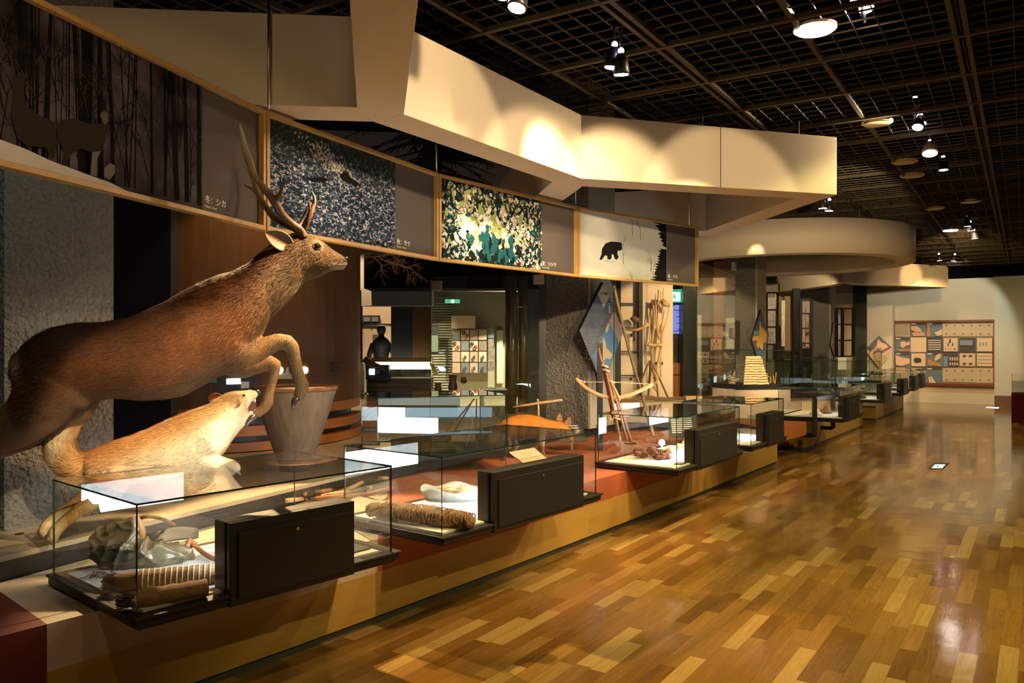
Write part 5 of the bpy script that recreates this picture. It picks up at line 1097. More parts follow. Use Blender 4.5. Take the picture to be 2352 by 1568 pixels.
slab_px('black_column', 1569, 1600, 12.3, 12.3, 655, 985, mat('black_blue', (.010, .011, .014), .35), 'glossy black column between the exit sign and the tall glass screen', 'column', .3)
# brown corridor between the glass screen and the hut pillar
slab_px('brown_wall_field', 1596, 1700, 15.2, 15.6, 580, 990, mat('warm_brown_field', (.22, .15, .085), .6, (.17, .11, .06), 2, stretch=(4, 1, .3)), 'warm brown wall field behind the tall glass screen', 'wall panel')
slab_px('pale_strip', 1602, 1611, 14.8, 14.8, 723, 884, mat('pale_green_strip', (.50, .50, .38), .6), 'tall pale vertical strip left in the brown corridor', 'strip', .05)
slab_px('rust_strip', 1640, 1664, 14.9, 14.9, 600, 912, mat('rust_board', (.30, .13, .04), .6), 'rust brown upright board in the brown corridor', 'board', .05)
slab_px('pale_door_panel', 1669, 1689, 14.6, 14.6, 730, 800, mat('pale_door', (.60, .62, .50), .6), 'pale green door panel with a small picture left of the hut pillar', 'door')
slab_px('small_picture', 1675, 1684, 14.55, 14.55, 753, 775, mat('grey_blue_picture', (.14, .15, .17), .6), 'tiny grey picture on the pale green door panel', 'picture', .02)
t = thing('reading_desk', 'white tilted reading sheet on a slim stand left of the hut plinth', 'reading desk', W(1672, 900, 11.9))
MB().flatpoly([W(1654, 866, 11.7), W(1668, 864, 12.1), W(1700, 871, 12.1), W(1690, 875, 11.7)], ZU, .012).build('sheet', M_WHITE, t); MB().box(V((1675-CX)/F*11.9, 11.9, .54), .05, .05, 1.06).build('stem', M_CHAR, t)

# ---------------------------------------------------------------- lattice screens and prints beyond the hut pillar
def lattice(x0, x1, d0, d1, ya, yb, rows, label, bars=(0, 1), back=None, w=.05):
    t = thing('lattice_screen', label, 'lattice screen', V((x0-CX)/F*d0, d0, ZP(yb, d0)), 'black lattice screens beyond the pillars')
    a, b = V((x0-CX)/F*d0, d0), V((x1-CX)/F*d1, d1); z0, z1 = ZP(yb, d0), ZP(ya, d0)
    for f_ in bars: p = a.lerp(b, f_); MB().box(p+ZU*((z0+z1)/2), w, .05, z1-z0, b-a).build('upright', M_BLACK, t)
    for k in range(rows+1): z = z0+(z1-z0)*k/rows; MB().box((a+b)/2+ZU*z, (b-a).length, .035, .03, b-a).build('rail', M_BLACK, t)
    return t
slab_px('cream_wall_field', 1758, 1990, 21.0, 21.4, 610, 900, mat('dusky_cream', (.40, .34, .24), .7), 'dusky cream wall behind the lattice screens', 'wall panel')
slab_px('forest_print', 1795, 1803, 18.2, 18.2, 690, 795, mat('pale_forest_print', (.55, .55, .42), .6, (.2, .2, .16), 14, stretch=(4, 1, .5)), 'pale tall forest print behind the first lattice screen', 'print', .05)
slab_px('winter_print', 1760, 1782, 18.6, 18.6, 683, 792, mat('winter_print', (.35, .30, .27), .6, (.10, .09, .08), 10), 'grey winter tree print behind the first lattice screen', 'print', .05)
lattice(1760, 1785, 16.4, 16.4, 672, 830, 4, 'black lattice screen just right of the hut pillar', (0, 1))
slab_px('wood_board', 1802, 1822, 19.0, 19.0, 680, 806, mat('olive_wood_panel', (.20, .14, .06), .6), 'olive wood panel between the first two lattice screens', 'wall panel')
slab_px('black_column', 1822, 1838, 18.5, 18.5, 662, 806, M_BLACK, 'black column between the first two lattice screens', 'column')
slab_px('pale_print', 1838, 1860, 19.6, 19.6, 692, 800, mat('rosy_panel2', (.50, .40, .32), .6), 'rosy backing of the second lattice screen', 'wall panel')
slab_px('small_red_frame', 1851, 1858, 19.2, 19.2, 705, 795, mat('red_white_print', (.55, .45, .4), .6, (.25, .05, .04), 5), 'narrow framed red and white print behind the second lattice screen', 'print', .04)
lattice(1839, 1864, 18.0, 18.0, 686, 856, 5, 'black lattice screen left of the far pillar', (0, 1), w=.06)
slab_px('brown_board', 1866, 1886, 20.5, 20.5, 660, 860, mat('dark_olive_panel', (.10, .07, .03), .6), 'dark olive panel left of the far pillar', 'wall panel')
lattice(1921, 1960, 19.0, 19.2, 708, 818, 3, 'black lattice screen right of the far pillar', (0, .35, 1), w=.06)
slab_px('lilac_print', 1922, 1933, 20.6, 20.6, 715, 800, mat('lilac_print', (.36, .33, .42), .6, (.55, .52, .5), 7), 'lilac print strip behind the lattice screen right of the far pillar', 'print', .04)
slab_px('dark_niche', 1960, 1990, 21.2, 21.0, 640, 880, mat('green_black_niche', (.02, .028, .018), .4), 'dark green niche before the white pillar with the diamond map', 'niche')
ob = thing('dark_overhang', 'dark overhanging block with stripes above the first lattice screen', 'overhang', W(1777, 640, 17)); cbox(1760, 1791, 597, 652, 17.0, M_BLACK, 'block', .5, ob); cbox(1764, 1790, 617, 621, 16.98, mat('rust_stripe', (.2, .08, .03), .6), 'stripe', .02, ob)

# ---------------------------------------------------------------- diamond map signs
def diamond(name, pts, d0, d1, x0, x1, label, fill, parts, cat='diamond sign', th=.04):
    """kite shaped board in an upright plane through columns x0 (depth d0) and x1 (depth d1)"""
    a, b = V((x0-CX)/F*d0, d0), V((x1-CX)/F*d1, d1); e = (b-a).normalized(); n = V(e.y, -e.x); n = n if n.dot(-a) > 0 else -n
    f_ = lambda x, y, o=0: on_plane(a+n*o, e, x, y)
    t = thing(name, label, cat, f_(*pts[2])); 
    MB().flatpoly([f_(x, y) for x, y in pts], -n, th).build('board', [M_BLACK], t)
    MB().flatpoly([f_(x, y, .002) for x, y in pts], n, .002).build('face', fill, t)
    for k, (nm, q, m) in enumerate(parts): MB().flatpoly([f_(x, y, .005+.0012*k) for x, y in q], n, .001).build(nm, m, t)
    return t, f_, e, n
D1 = mat('map_slate', (.10, .115, .15), .5); D2 = mat('map_blue', (.10, .20, .36), .5); D3 = mat('map_sand', (.48, .40, .24), .5); D4 = mat('map_rose', (.36, .25, .24), .5); D5 = mat('map_navy', (.13, .12, .20), .5); D6 = mat('map_peach', (.72, .45, .28), .5); D7 = mat('map_amber', (.72, .42, .10), .5)
t, f_, e, n = diamond('diamond_sign', [(1385, 648), (1431, 762), (1376, 905), (1375, 866), (1331, 759)], 8.9, 9.5, 1331, 1431, 'large diamond sign with slate, rose and blue map fields beside the rough pillar', D1,
    [('title_field', [(1386, 652), (1400, 681), (1387, 706), (1373, 675)], D3), ('rose_field', [(1411, 712), (1432, 763), (1422, 787), (1399, 738)], D4), ('blue_field', [(1399, 738), (1422, 787), (1402, 835), (1378, 870), (1361, 818)], D2),
     ('island_shape', [(1386, 773), (1390, 782), (1393, 800), (1402, 808), (1407, 814), (1402, 825), (1393, 822), (1383, 832), (1372, 828), (1376, 805), (1383, 795)], D3), ('island_shape', [(1396, 741), (1400, 745), (1398, 756), (1393, 765), (1390, 757)], D3)])
m = MB(); rnd = random.Random(2)
for k in range(110):
    u, v = rnd.random(), rnd.random(); x = 1345+u*40; y = 775-u*58+v*70
    p = f_(x, y, .007); m.add([p, p+e*.012+ZU*.002, p+e*.010+ZU*.005], [(0, 1, 2)])
m.build('chalk_marks', M_INK, t)
for k in range(6): textmesh('mmmmmm'[:4+k % 3], .018, M_INK, 'text_line', t, f_(1396, 698+k*3.6, .008), e, ZU) if k == 0 else MB().box(f_(1400, 699+k*3.6, .008), .035, .001, .006, e, n).build('text_line', M_INK, t)
for k in range(7): MB().box(f_(1416+k*.8, 735+k*5, .008), .07, .001, .004, e, n).build('text_line', D5, t)
textmesh('人と自然', .035, D5, 'title_text', t, f_(1379, 676, .009), e, ZU)
t, f_, e, n = diamond('diamond_sign', [(1748, 711), (1766, 770), (1752, 822), (1740, 822), (1727, 781)], 13.9, 14.3, 1727, 1768, 'narrow diamond map sign with amber island in front of the hut pillar', D5,
    [('amber_island', [(1745, 735), (1749, 750), (1756, 757), (1762, 768), (1759, 785), (1753, 787), (1752, 806), (1744, 795), (1740, 800), (1737, 790), (1740, 782), (1728, 781), (1731, 772), (1743, 770)], D7), ('cyan_patch', [(1732, 760), (1744, 760), (1743, 769), (1731, 769)], mat('map_cyan', (.15, .42, .52), .5)), ('lower_field', [(1734, 803), (1760, 803), (1752, 822), (1741, 822)], D2)])
t, f_, e, n = diamond('diamond_sign', [(1915, 738), (1925, 778), (1918, 822), (1908, 795)], 19.6, 19.8, 1908, 1926, 'thin edge-on diamond sign before the far pillar', mat('map_grey_violet', (.25, .2, .2), .4), [('cream_stripe', [(1911, 765), (1913, 786), (1910, 795), (1908, 790)], D3)])
t, f_, e, n = diamond('diamond_sign', [(2019, 771), (2048, 798), (2019, 845), (1989, 807)], 22.08, 21.72, 1989, 2048, 'square diamond sign with navy sea and peach island map on the white pillar', D6,
    [('navy_field', [(2019, 771), (2048, 798), (2024, 813), (2019, 808), (2006, 814), (1990, 799)], D5), ('peach_island', [(2017, 778), (2024, 786), (2034, 789), (2041, 797), (2030, 802), (2024, 806), (2018, 800), (2011, 805), (2004, 812), (2000, 808), (2007, 798), (2013, 795)], D6), ('tan_field', [(2005, 818), (2020, 808), (2040, 822), (2019, 844)], mat('map_tan', (.42, .34, .17), .5))])

# ---------------------------------------------------------------- framed poster wall at the end of the hall
def bq(px, py, off=0): p = at_y(px, YB-off); return Vector((p.x, p.y, ZP(py, p.y)))
pw = thing('poster_wall', 'large red framed wall case with a grid of prints and stone tools on the back wall', 'wall case', bq(2167, 886))
def bbox(x0, x1, y0, y1, m, name, off=.05, th=.03, par=pw):
    a, b = at_y(x0, YB-off), at_y(x1, YB-off); z1, z0 = ZP(y0, (a.y+b.y)/2), ZP(y1, (a.y+b.y)/2)
    return MB().box((a+b)/2+ZU*((z0+z1)/2)+BY*th/2, (b-a).length, th, z1-z0, BX, BY).build(name, m, par)
M_FRR = mat('red_brown_frame', (.15, .025, .012), .45)
bbox(2055, 2284, 738, 886, mat('tan_case_back', (.42, .34, .22), .65), 'back_board', .03, .02)
bbox(2050, 2285, 735, 740, M_FRR, 'frame_side', .14, .12); bbox(2050, 2285, 880, 886, M_FRR, 'frame_side', .14, .12); bbox(2050, 2055, 735, 886, M_FRR, 'frame_side', .14, .12); bbox(2281, 2286, 735, 886, M_FRR, 'frame_side', .14, .12)
TC, TD, TB, TL = mat('print_cream', (.66, .50, .34), .6), mat('print_dark', (.055, .05, .055), .6), mat('print_teal', (.10, .17, .20), .6), mat('print_flesh', (.66, .45, .27), .6); TO = mat('print_ochre', (.42, .20, .08), .6); TBL = mat('print_lightblue', (.16, .26, .36), .6)
xs_ = [2055, 2091, 2128, 2165, 2202, 2242, 2281]; ys_ = [740, 774, 809, 843, 880]
kinds = ['PHH...', 'HPTSBS', 'HSHDSS', 'PHHPPP']
for r in range(4):
    for c in range(6):
        k = kinds[r][c]; x0, x1, y0, y1 = xs_[c], xs_[c+1], ys_[r], ys_[r+1]
        if k == '.' or (k == 'P' and r == 3 and c > 2): 
            if c == 3: bbox(xs_[3], 2281, y0+2, y1-2, mat('tan_blank', (.52, .42, .28), .65), 'blank_board', .06)
            continue
        b_ = bbox(x0+.6, x1-.6, y0+.6, y1-.6, {'P': MATS['tan_case_back'] if r in (0, 3) else TC, 'H': TB, 'T': TD, 'S': TD, 'B': TD, 'D': TD}[k], 'print_tile', .07)
        if k == 'S': bbox(x0+2, x1-2, y0+2, y1-2, TC, 'mount_board', .09)
        if k == 'H': bbox(x0+1, x1-1, y0+1, y0+6, TD, 'title_bar', .08); bbox(x0+2, x0+13, y0+2.5, y0+4.5, M_INK, 'title_text', .085, .02)
def bpoly(pts, m, name, off=.1): return MB().flatpoly([bq(x, y, off) for x, y in pts], -BY, .01).build(name, m, pw)
bpoly([(2092, 750), (2105, 748), (2115, 754), (2117, 762), (2108, 765), (2098, 760), (2092, 756)], TL, 'hand_drawing'); bpoly([(2094, 764), (2112, 761), (2124, 764), (2124, 771), (2098, 772)], mat('print_pink', (.55, .28, .22), .6), 'hide_drawing')
bpoly([(2129, 741), (2135, 741), (2137, 773), (2129, 773)], TO, 'strap_drawing'); bpoly([(2146, 764), (2156, 759), (2164, 756), (2164, 769), (2152, 771)], TL, 'hand_drawing')
bpoly([(2068, 786), (2076, 783), (2082, 787), (2090, 784), (2090, 792), (2080, 794), (2076, 799), (2068, 796)], TL, 'hand_drawing'); bpoly([(2062, 801), (2090, 801), (2090, 807), (2062, 806)], TO, 'hide_drawing')
bpoly([(2056, 815), (2070, 820), (2090, 824), (2090, 834), (2072, 840), (2058, 838)], TL, 'hand_drawing'); bpoly([(2131, 824), (2160, 835), (2164, 842), (2130, 838)], TO, 'hide_drawing'); bpoly([(2146, 826), (2150, 816), (2158, 811), (2163, 815), (2158, 824), (2149, 829)], TL, 'blade_drawing')
bpoly([(2132, 866), (2140, 864), (2150, 879), (2134, 879)], TL, 'hand_drawing'); bpoly([(2093, 853), (2125, 852), (2127, 856), (2093, 857)], TL, 'blade_drawing')
bpoly([(2099, 824), (2103, 821), (2113, 822), (2117, 826), (2115, 832), (2103, 833), (2099, 829)], M_DINK, 'obsidian_lump')
for x, y, s_ in ((2182, 782, 6), (2178, 790, 4.5), (2188, 790, 4.5), (2172, 801, 3), (2182, 802, 2.5), (2193, 801, 3.5)): bpoly([(x-s_*.35, y+s_*.8), (x-s_*.2, y-s_*.5), (x, y-s_), (x+s_*.25, y-s_*.4), (x+s_*.35, y+s_*.8)], M_DINK if s_ > 3 else mat('print_grey_stone', (.2, .15, .12), .6), 'arrowhead')
for x, y in ((2215, 817), (2229, 817), (2215, 835), (2229, 835)): bpoly([(x-5, y-1), (x, y-2), (x+5, y-1.5), (x+3, y+1.5), (x-2, y+2.5)], mat('print_blade', (.07, .03, .02), .6), 'blade')
bpoly([(2205, 781), (2234, 781), (2234, 793), (2205, 793)], TBL, 'blue_field'); bpoly([(2167, 818), (2177, 818), (2177, 842), (2167, 842)], TBL, 'blue_field')
for r in range(2):
    for c in range(4): bpoly([(2181+5.3*c, 820+12*r), (2184+5.3*c, 820+12*r), (2184+5.3*c, 828+11*r), (2181+5.3*c, 828+11*r)], TC, 'tool_mark')
for k in range(5): bbox(2132, 2161, 781+k*5, 782.5+k*5, M_INK, 'text_line', .085, .01)
for k in range(3): bbox(2250+k*7, 2253+k*7, 786, 794, mat('needle_grey', (.25, .18, .12), .6), 'needle', .10, .01); bbox(2246, 2277, 817+8*k, 818+8*k, MATS['needle_grey'], 'needle', .10, .01)
m = MB()
for c in range(6):
    for r in (0, 3):
        for u in (.25, .75):
            for v in (.22, .8):
                if (r, c) in ((0, 1), (0, 2), (3, 1), (3, 2)): continue
                p = bq(xs_[c]+u*(xs_[c+1]-xs_[c]), ys_[r]+v*(ys_[r+1]-ys_[r]), .065); m.box(p, .03, .01, .03, BX, BY)
m.build('screw_heads', M_DINK, pw)
# right edge cabinet, floor markers
cb = thing('red_cabinet', 'dark red lacquered cabinet with slanted glass top at the right edge', 'cabinet', V((2345-CX)/F*16.5, 16.5, 0))
c = V((2323-CX)/F*16.2, 16.2); q = V(.97, .24)
MB().prism([c, c+q*1.4, c+q*1.4+BY*.8, c+BY*.8], 0, .62).build('body', mat('dark_red_cabinet', (.12, .012, .012), .35), cb)
pts = [c+ZU*.62, c+q*1.4+ZU*.62, c+q*1.4+BY*.8+ZU*.82, c+BY*.8+ZU*.82]
MB().add([*pts, *(p-ZU*.05 for p in pts)], [(0, 1, 2, 3), (7, 6, 5, 4), (0, 4, 5, 1), (1, 5, 6, 2), (2, 6, 7, 3), (3, 7, 4, 0)]).build('white_top', M_WHITE, cb)
MB().prism([c+V(.03, .02), c+q*1.37, c+q*1.37+BY*.75, c+BY*.75+V(.03, 0)], .60, .61).build('shelf', M_WHITE, cb)
pane(cb, c+q*.7+ZU*.85, q, 1.36, .3, .01)
single(MB().lathe(c+V(.05, -.012, .12), [(.02, 0), (.02, .012)], 12, ax=V(0, -1)).build('cabinet_lock', M_STEEL), 'tiny steel lock low on the dark red cabinet', 'lock') if False else MB().lathe(c+V(.07, .0, .22), [(.02, -.01), (.02, .012)], 12, ax=V(.24, -.97)).build('lock', M_STEEL, cb)
ml = thing('floor_exit_marker', 'illuminated green and white exit marker set into the parquet floor', 'floor marker', FZ(2155, 1071, 0))
def fl(x, y, z): return FZ(x, y, z)
MB().flatpoly([fl(x, y, .001) for x, y in ((2133, 1077), (2166, 1077), (2181, 1063), (2146, 1063))], ZU, .003).build('frame', M_CHAR, ml)
MB().flatpoly([fl(x, y, .0045) for x, y in ((2140, 1074.5), (2164, 1074.5), (2171, 1066.5), (2148, 1066.5))], ZU, .001).build('lit_face', emis('marker_glow', (.72, 1, .80), 3.2), ml)
MB().flatpoly([fl(x, y, .0058) for x, y in ((2150, 1072), (2155, 1068), (2158, 1070), (2153, 1073.5))], ZU, .001).build('arrow', emis('marker_green', (.03, .4, .2), .6), ml)
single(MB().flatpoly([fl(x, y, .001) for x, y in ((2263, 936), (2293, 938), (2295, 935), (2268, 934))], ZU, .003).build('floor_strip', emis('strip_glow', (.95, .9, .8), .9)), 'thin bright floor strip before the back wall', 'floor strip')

# ---------------------------------------------------------------- black rails between the plinths and the red box
def rail_frame(xa, xb, ytop, ybot, d, lx, label):
    t = thing('rail_frame', label, 'rail', W(xb, ybot, d)); s_ = .055
    P_ = lambda x, y, dd=d: W(x, y, dd)
    MB().beam(P_(xb, ytop), P_(xb, ybot), s_, s_).build('upright', M_CHAR, t); MB().beam(P_(xb, ybot), P_(lx, ybot-2, d+.25), s_, s_).build('bottom_bar', M_CHAR, t)
    MB().beam(P_(xb, ytop), P_(xa, ytop-7, d+.9), s_, s_).build('top_bar', M_CHAR, t); return t
rail_frame(1924, 1871, 915, 999, 11.4, 1838, 'black square tube rail, nearer of the two beside the orange plinth end')
rail_frame(1926, 1913, 909, 983, 12.6, 1856, 'black square tube rail, farther of the two before the second plinth')
single(MB().wall(cx_(1822, 13.4), cx_(1889, 13.1), .10, .44, .5).build('red_box', M_REDBOX), 'dark red box behind the black rails', 'box')
single(MB().box(W(1377.5, 900, 7.9)*V(1, 1, 0) if False else V((1378-CX)/F*8.3, 8.3, 1.05), .055, .04, 1.12).build('black_post', mat('slate_post', (.035, .032, .035), .4)), 'slim dark post standing on the red carpet before the diamond sign', 'post')
# ---------------------------------------------------------------- things on the carpet and inside the cases
# bow with stick bundle
def ip(d): return lambda x, y, o=0: W(x, y, d-o)
b8 = ip(8.0)
bow = thing('drawn_bow', 'pale wooden bow with stretched cord, lashed to the stick bundle', 'bow', b8(1412, 916))
MB().tube([b8(*q) for q in spl([(1322, 868), (1333, 880), (1352, 895), (1380, 908), (1412, 913), (1440, 909), (1470, 897), (1492, 886), (1500, 880)], 3)], [.010]+[.020]*23+[.008], 10).build('bow_limb', mat('pale_bow_wood', (.68, .40, .20), .45), bow, smooth=True)
MB().tube([b8(1340, 877), b8(1404, 877), b8(1497, 882)], .0045, 6).build('bow_cord', mat('cord', (.62, .45, .28), .8), bow)
for x, y in ((1334, 875), (1341, 877)): MB().ball(b8(x, y), .016, 0, 6).build('cord_knot', MATS['cord'], bow)
bd = thing('stick_bundle', 'leaning bundle of reddish peeled sticks tied with cord, standing on the carpet', 'stick bundle', FZ(1425, 1030, .49))
M_RS = mat('reddish_stick', (.30, .12, .06), .6, (.42, .22, .12), 20)
for k, (x0, y0, x1, y1, o) in enumerate(((1375, 799, 1408, 960, 0), (1384, 830, 1418, 985, .03), (1389, 838, 1427, 1024, .05), (1398, 860, 1440, 1010, .0), (1402, 870, 1452, 1018, -.03), (1405, 880, 1424, 920, .08))):
    MB().tube([b8(x0, y0, o), b8((x0+x1)/2+1, (y0+y1)/2, o), b8(x1, y1, o)], [.010, .014, .012], 8).build('stick', M_RS if k < 5 else M_WOODL, bd, smooth=True)
for y, x in ((840, 1389), (850, 1392), (876, 1404), (912, 1413), (952, 1412), (960, 1416)): MB().tube([b8(x-7, y-2, .05), b8(x, y, .07), b8(x+8, y+3, .05)], .010, 6).build('lashing', MATS['cord'], bd)
MB().tube([b8(1378, 985, -.1), b8(1392, 965, -.1), b8(1410, 958, -.1)], [.055, .04, .015], 10).build('bark_cone', M_WOODL, bd, smooth=True)
ls = thing('leaning_branch', 'long bent forked branch leaning up in front of the bear panel', 'branch', W(1488, 930, 8.1))
def lp(x, y, o=0): return W(x, y, 8.35-.35*(y-600)/400-o)
MB().tube([lp(*q) for q in spl([(1408, 600), (1411, 640), (1413, 668), (1422, 710), (1434, 760), (1452, 830), (1470, 890), (1487, 950), (1500, 1000)], 3)], [.008]+[.015]*20+[.019]*4, 10).build('stem', mat('olive_branch', (.15, .10, .04), .6, (.10, .065, .03), 14), ls, smooth=True)
MB().tube([lp(1399, 635), lp(1405, 648), lp(1412, 662)], [.004, .010, .014], 8).build('fork', M_WOODD, ls, smooth=True)
# perch stick near the fox
t = thing('crossed_stick', 'thin peeled stick with a sideways branch beside the fox', 'stick', FZ(1240, 1020, .49))
g7 = ip(8.2); MB().tube([g7(1236, 925), g7(1238, 985), g7(1239, 1025)], [.010, .012, .010], 8).build('upright', M_WOODL, t, smooth=True); MB().tube([g7(1178, 935), g7(1210, 930), g7(1240, 925), g7(1292, 918)], [.008, .012, .014, .012], 8).build('side_branch', M_WOODL, t, smooth=True); MB().tube([g7(1234, 916), g7(1237, 926)], .012, 8).build('stub', M_WOODL, t)
# text stands on the carpet
def text_stand(px, py, d, w, h, label, z=.49, m=None, lines=6, ang=.25, name='text_stand'):
    base = V((px-CX)/F*d, d, z); t = thing(name, label, 'label stand', base); e = V(math.cos(ang), math.sin(ang)); up = (ZU*.62+V(-e.y, e.x)*.78).normalized(); n = e.cross(up)
    c = base+ZU*.10+up*(h*.5)
    MB().box(c, w, .008, h, e, -n, up).build('plate', m or MATS['slate_plate'], t)
    for k in range(lines): L_ = w*(.75 if k < lines-1 else .35); MB().box(c+n*.006+up*(h*.36-k*h*.75/max(1, lines))+e*(-w*.42+L_/2), L_, .002, h*.045, e, -n, up).build('text_line', M_INK, t)
    MB().box(base+ZU*.06+V(-e.y, e.x)*.06, .02, .02, .12).build('prop', M_STEEL, t); return t
mat('slate_plate', (.055, .055, .055), .5)
text_stand(1318, 1030, 8.25, .30, .26, 'dark slate text stand on the red carpet right of the fox', ang=.25)
text_stand(1572, 1000, 8.6, .30, .34, 'dark slate text stand seen through the root cluster case', ang=-.1, lines=8, m=MATS['slate_plate'])
lb = thing('name_plate', 'cream name plate lying on the housing of the woven bark roll case', 'name plate', P2_(1.2, .05, .85)); e2 = (P2_(1, 0, 0)-P2_(0, 0, 0)).normalized(); up = (ZU*.5+V(-e2.y, e2.x)*.86).normalized(); n = e2.cross(up)
c = P2_(.92, .10, .880); MB().box(c, .26, .006, .12, e2, -n, up).build('plate', mat('cream_plate', (.62, .48, .34), .7), lb); MB().box(c+n*.004-up*.02, .22, .001, .004, e2, -n, up).build('text_line', M_WHITE, lb); textmesh('キツネ', .03, M_WHITE, 'title_text', lb, c+n*.004-e2*.05+up*.012, e2, up)
# straw and sticks in the diorama case
st_ = thing('straw_bed', 'golden straw tufts inside the glass case behind the woven roll', 'straw', PD(.5, .3, .67)); m = MB(); rnd = random.Random(6)
for k in range(1500):
    s_ = rnd.uniform(.05, .75); w_ = rnd.uniform(.05, .68); p = PD(s_, w_, .672); d = Vector((rnd.gauss(0, .5), rnd.gauss(0, .5), 1)).normalized()*rnd.uniform(.03, .09); q = Vector((d.y, -d.x, 0)).normalized()*.002; m.add([p-q, p+q, p+d], [(0, 1, 2)])
o = m.build('straw', mat('golden_straw', (.62, .40, .14), .7), st_); o['kind'] = 'stuff'
t = thing('twig_tripod', 'dark twig tripod with a hanging bait standing in the straw', 'twigs', PD(.7, .3, .67))
for a, b in (((.95, .3, 1.10), (.55, .3, .67)), ((.95, .32, 1.10), (.75, .5, .67)), ((.97, .3, 1.10), (.9, .1, .67))): MB().tube([PD(*a), PD(*b)], [.006, .010], 7).build('twig', M_WOODD, t)
MB().tube([PD(.93, .3, .98), PD(.93, .3, .85), PD(.90, .3, .80), PD(.87, .3, .67)], [.002, .002, .010, .003], 6).build('bait', M_WOODL, t)

# case 1: bag, bark bundles, straps, plates
zf = .551
def c1(x, y, z=zf): return FZ(x, y, z)
bag = thing('leather_bag', 'crumpled greenish leather bag with puckered seams inside the nearest case', 'bag', c1(300, 1312))
m = MB()
def blobring(pts, n=20):    # rows: (centre px x, y, z, half width along view-x, half depth, half height)
    rs = []
    for (x, y, z, hx, hy, hz, tilt) in pts:
        c = FZ(x, y, zf)+ZU*z; e1 = (P1_(1, 0, 0)-P1_(0, 0, 0)).normalized(); nrm_ = V(-e1.y, e1.x)
        rs.append([c+nrm_*(hy*math.cos(a))+ZU*(hz*math.sin(a))+e1*(tilt*math.sin(a)) for a in [2*math.pi*j/n for j in range(n)]])
    return rs
m.rings(blobring([(212, 1305, .06, 0, .02, .02, 0), (222, 1304, .085, 0, .075, .07, .0), (245, 1306, .105, 0, .10, .10, -.01), (270, 1308, .115, 0, .105, .11, -.01), (300, 1306, .10, 0, .10, .098, -.02), (330, 1302, .075, 0, .085, .073, -.02), (360, 1300, .065, 0, .08, .063, -.02), (395, 1294, .05, 0, .075, .048, -.01), (425, 1286, .035, 0, .065, .032, 0), (438, 1281, .03, 0, .05, .018, 0)]))
m.tube([c1(280, 1262, zf+.10), c1(288, 1235, zf+.15), c1(300, 1208, zf+.21), c1(311, 1188, zf+.26)], [.095, .07, .045, .010], 12)
o = m.build('bag_body', mat('oiled_green_leather', (.20, .17, .095), .34, (.085, .045, .02), 5, 6, contrast=1.3, spec=.6, bump=.15, bscale=60), bag)
baked(o, voxel=.006, smooth=5)
nv = len(o.data.vertices); co_ = np.empty(nv*3, np.float32); o.data.vertices.foreach_get('co', co_); co_ = co_.reshape(-1, 3); no_2 = np.empty(nv*3, np.float32); o.data.vertices.foreach_get('normal', no_2); no_2 = no_2.reshape(-1, 3)
e1 = np.array((P1_(1, 0, 0)-P1_(0, 0, 0)).normalized(), np.float32); u_ = co_.dot(e1); w_ = co_.dot(np.array((-e1[1], e1[0], 0), np.float32))
wr = (1-np.abs(np.sin(u_*34+np.sin(w_*22+co_[:, 2]*26)*1.6+co_[:, 2]*9)))**1.6*.017+(1-np.abs(np.sin(u_*22-co_[:, 2]*48+w_*30+np.sin(u_*15)*2)))**2*.012+np.sin(u_*140+w_*60)*.0012-.008
co_ += no_2*wr[:, None]; o.data.vertices.foreach_set('co', co_.ravel()); o.data.update()
MB().tube([c1(286, 1222, zf+.17), c1(298, 1192, zf+.25), c1(312, 1186, zf+.26), c1(323, 1215, zf+.19), c1(326, 1245, zf+.12)], [.010, .012, .014, .02, .02], 8).build('strap', mat('tan_leather', (.30, .14, .05), .5), bag, smooth=True)
m = MB()
for k in range(14): p = c1(215+k*2, 1312, zf+.03); m.tube([p, p+Vector((rnd.gauss(0, .02), rnd.gauss(-.01, .01), -.012)), p+Vector((rnd.gauss(-.02, .02), -.02, -.025))], .0015, 5)
m.build('fringe', M_WOODD, bag)
M_BARKB = mat('fibrous_bark', (.34, .19, .075), .8, (.17, .085, .032), 16, 6, bump=.5, bscale=50, stretch=(1, 5, 5))
def bark_roll(x0, y0, x1, y1, r, label, flat=.8, bands=9):
    a, b = c1(x0, y0), c1(x1, y1); t = thing('bark_roll', label, 'bark roll', a); n = 20; d = (b-a); pts = [a+d*(i/n)+ZU*r*flat for i in range(n+1)]
    rr = [r*(.75+.25*min(1, i/3))*(1+.05*math.sin(i*1.3)) for i in range(n+1)]
    MB().tube(pts, rr, 24, flat=flat, fd=ZU).build('roll', M_BARKB, t, smooth=True)
    for k in range(bands):
        f_ = .22+.76*k/bands; p = a+d*f_+ZU*r*flat; ax = d.normalized(); s_ = ax.cross(ZU)
        MB().tube([p+s_*math.cos(q)*r*1.03+ZU*math.sin(q)*r*flat*1.05 for q in [2*math.pi*j/20 for j in range(21)]], .003, 6, cap=False).build('binding', MATS['cord'], t)
    m = MB(); 
    for k in range(160): p = a+ZU*(r*flat+rnd.uniform(-r, r)*flat*.7)+d.normalized().cross(ZU)*rnd.uniform(-r, r)*.7; m.tube([p+d.normalized()*.02, p-d.normalized()*rnd.uniform(.01, .05)+Vector((0, 0, rnd.gauss(0, .01)))], .0022, 4)
    m.build('frayed_end', M_WOODD, t)
bark_roll(262, 1358, 500, 1336, .050, 'upper flattened bark roll with cord bindings in front of the leather bag', bands=14)
bark_roll(296, 1397, 474, 1366, .042, 'lower frayed bark roll at the front corner of the nearest case', bands=0)
t = thing('strap_bundle', 'bundle of dark grey leather straps lying behind the leather bag', 'straps', c1(390, 1235)); m = MB()
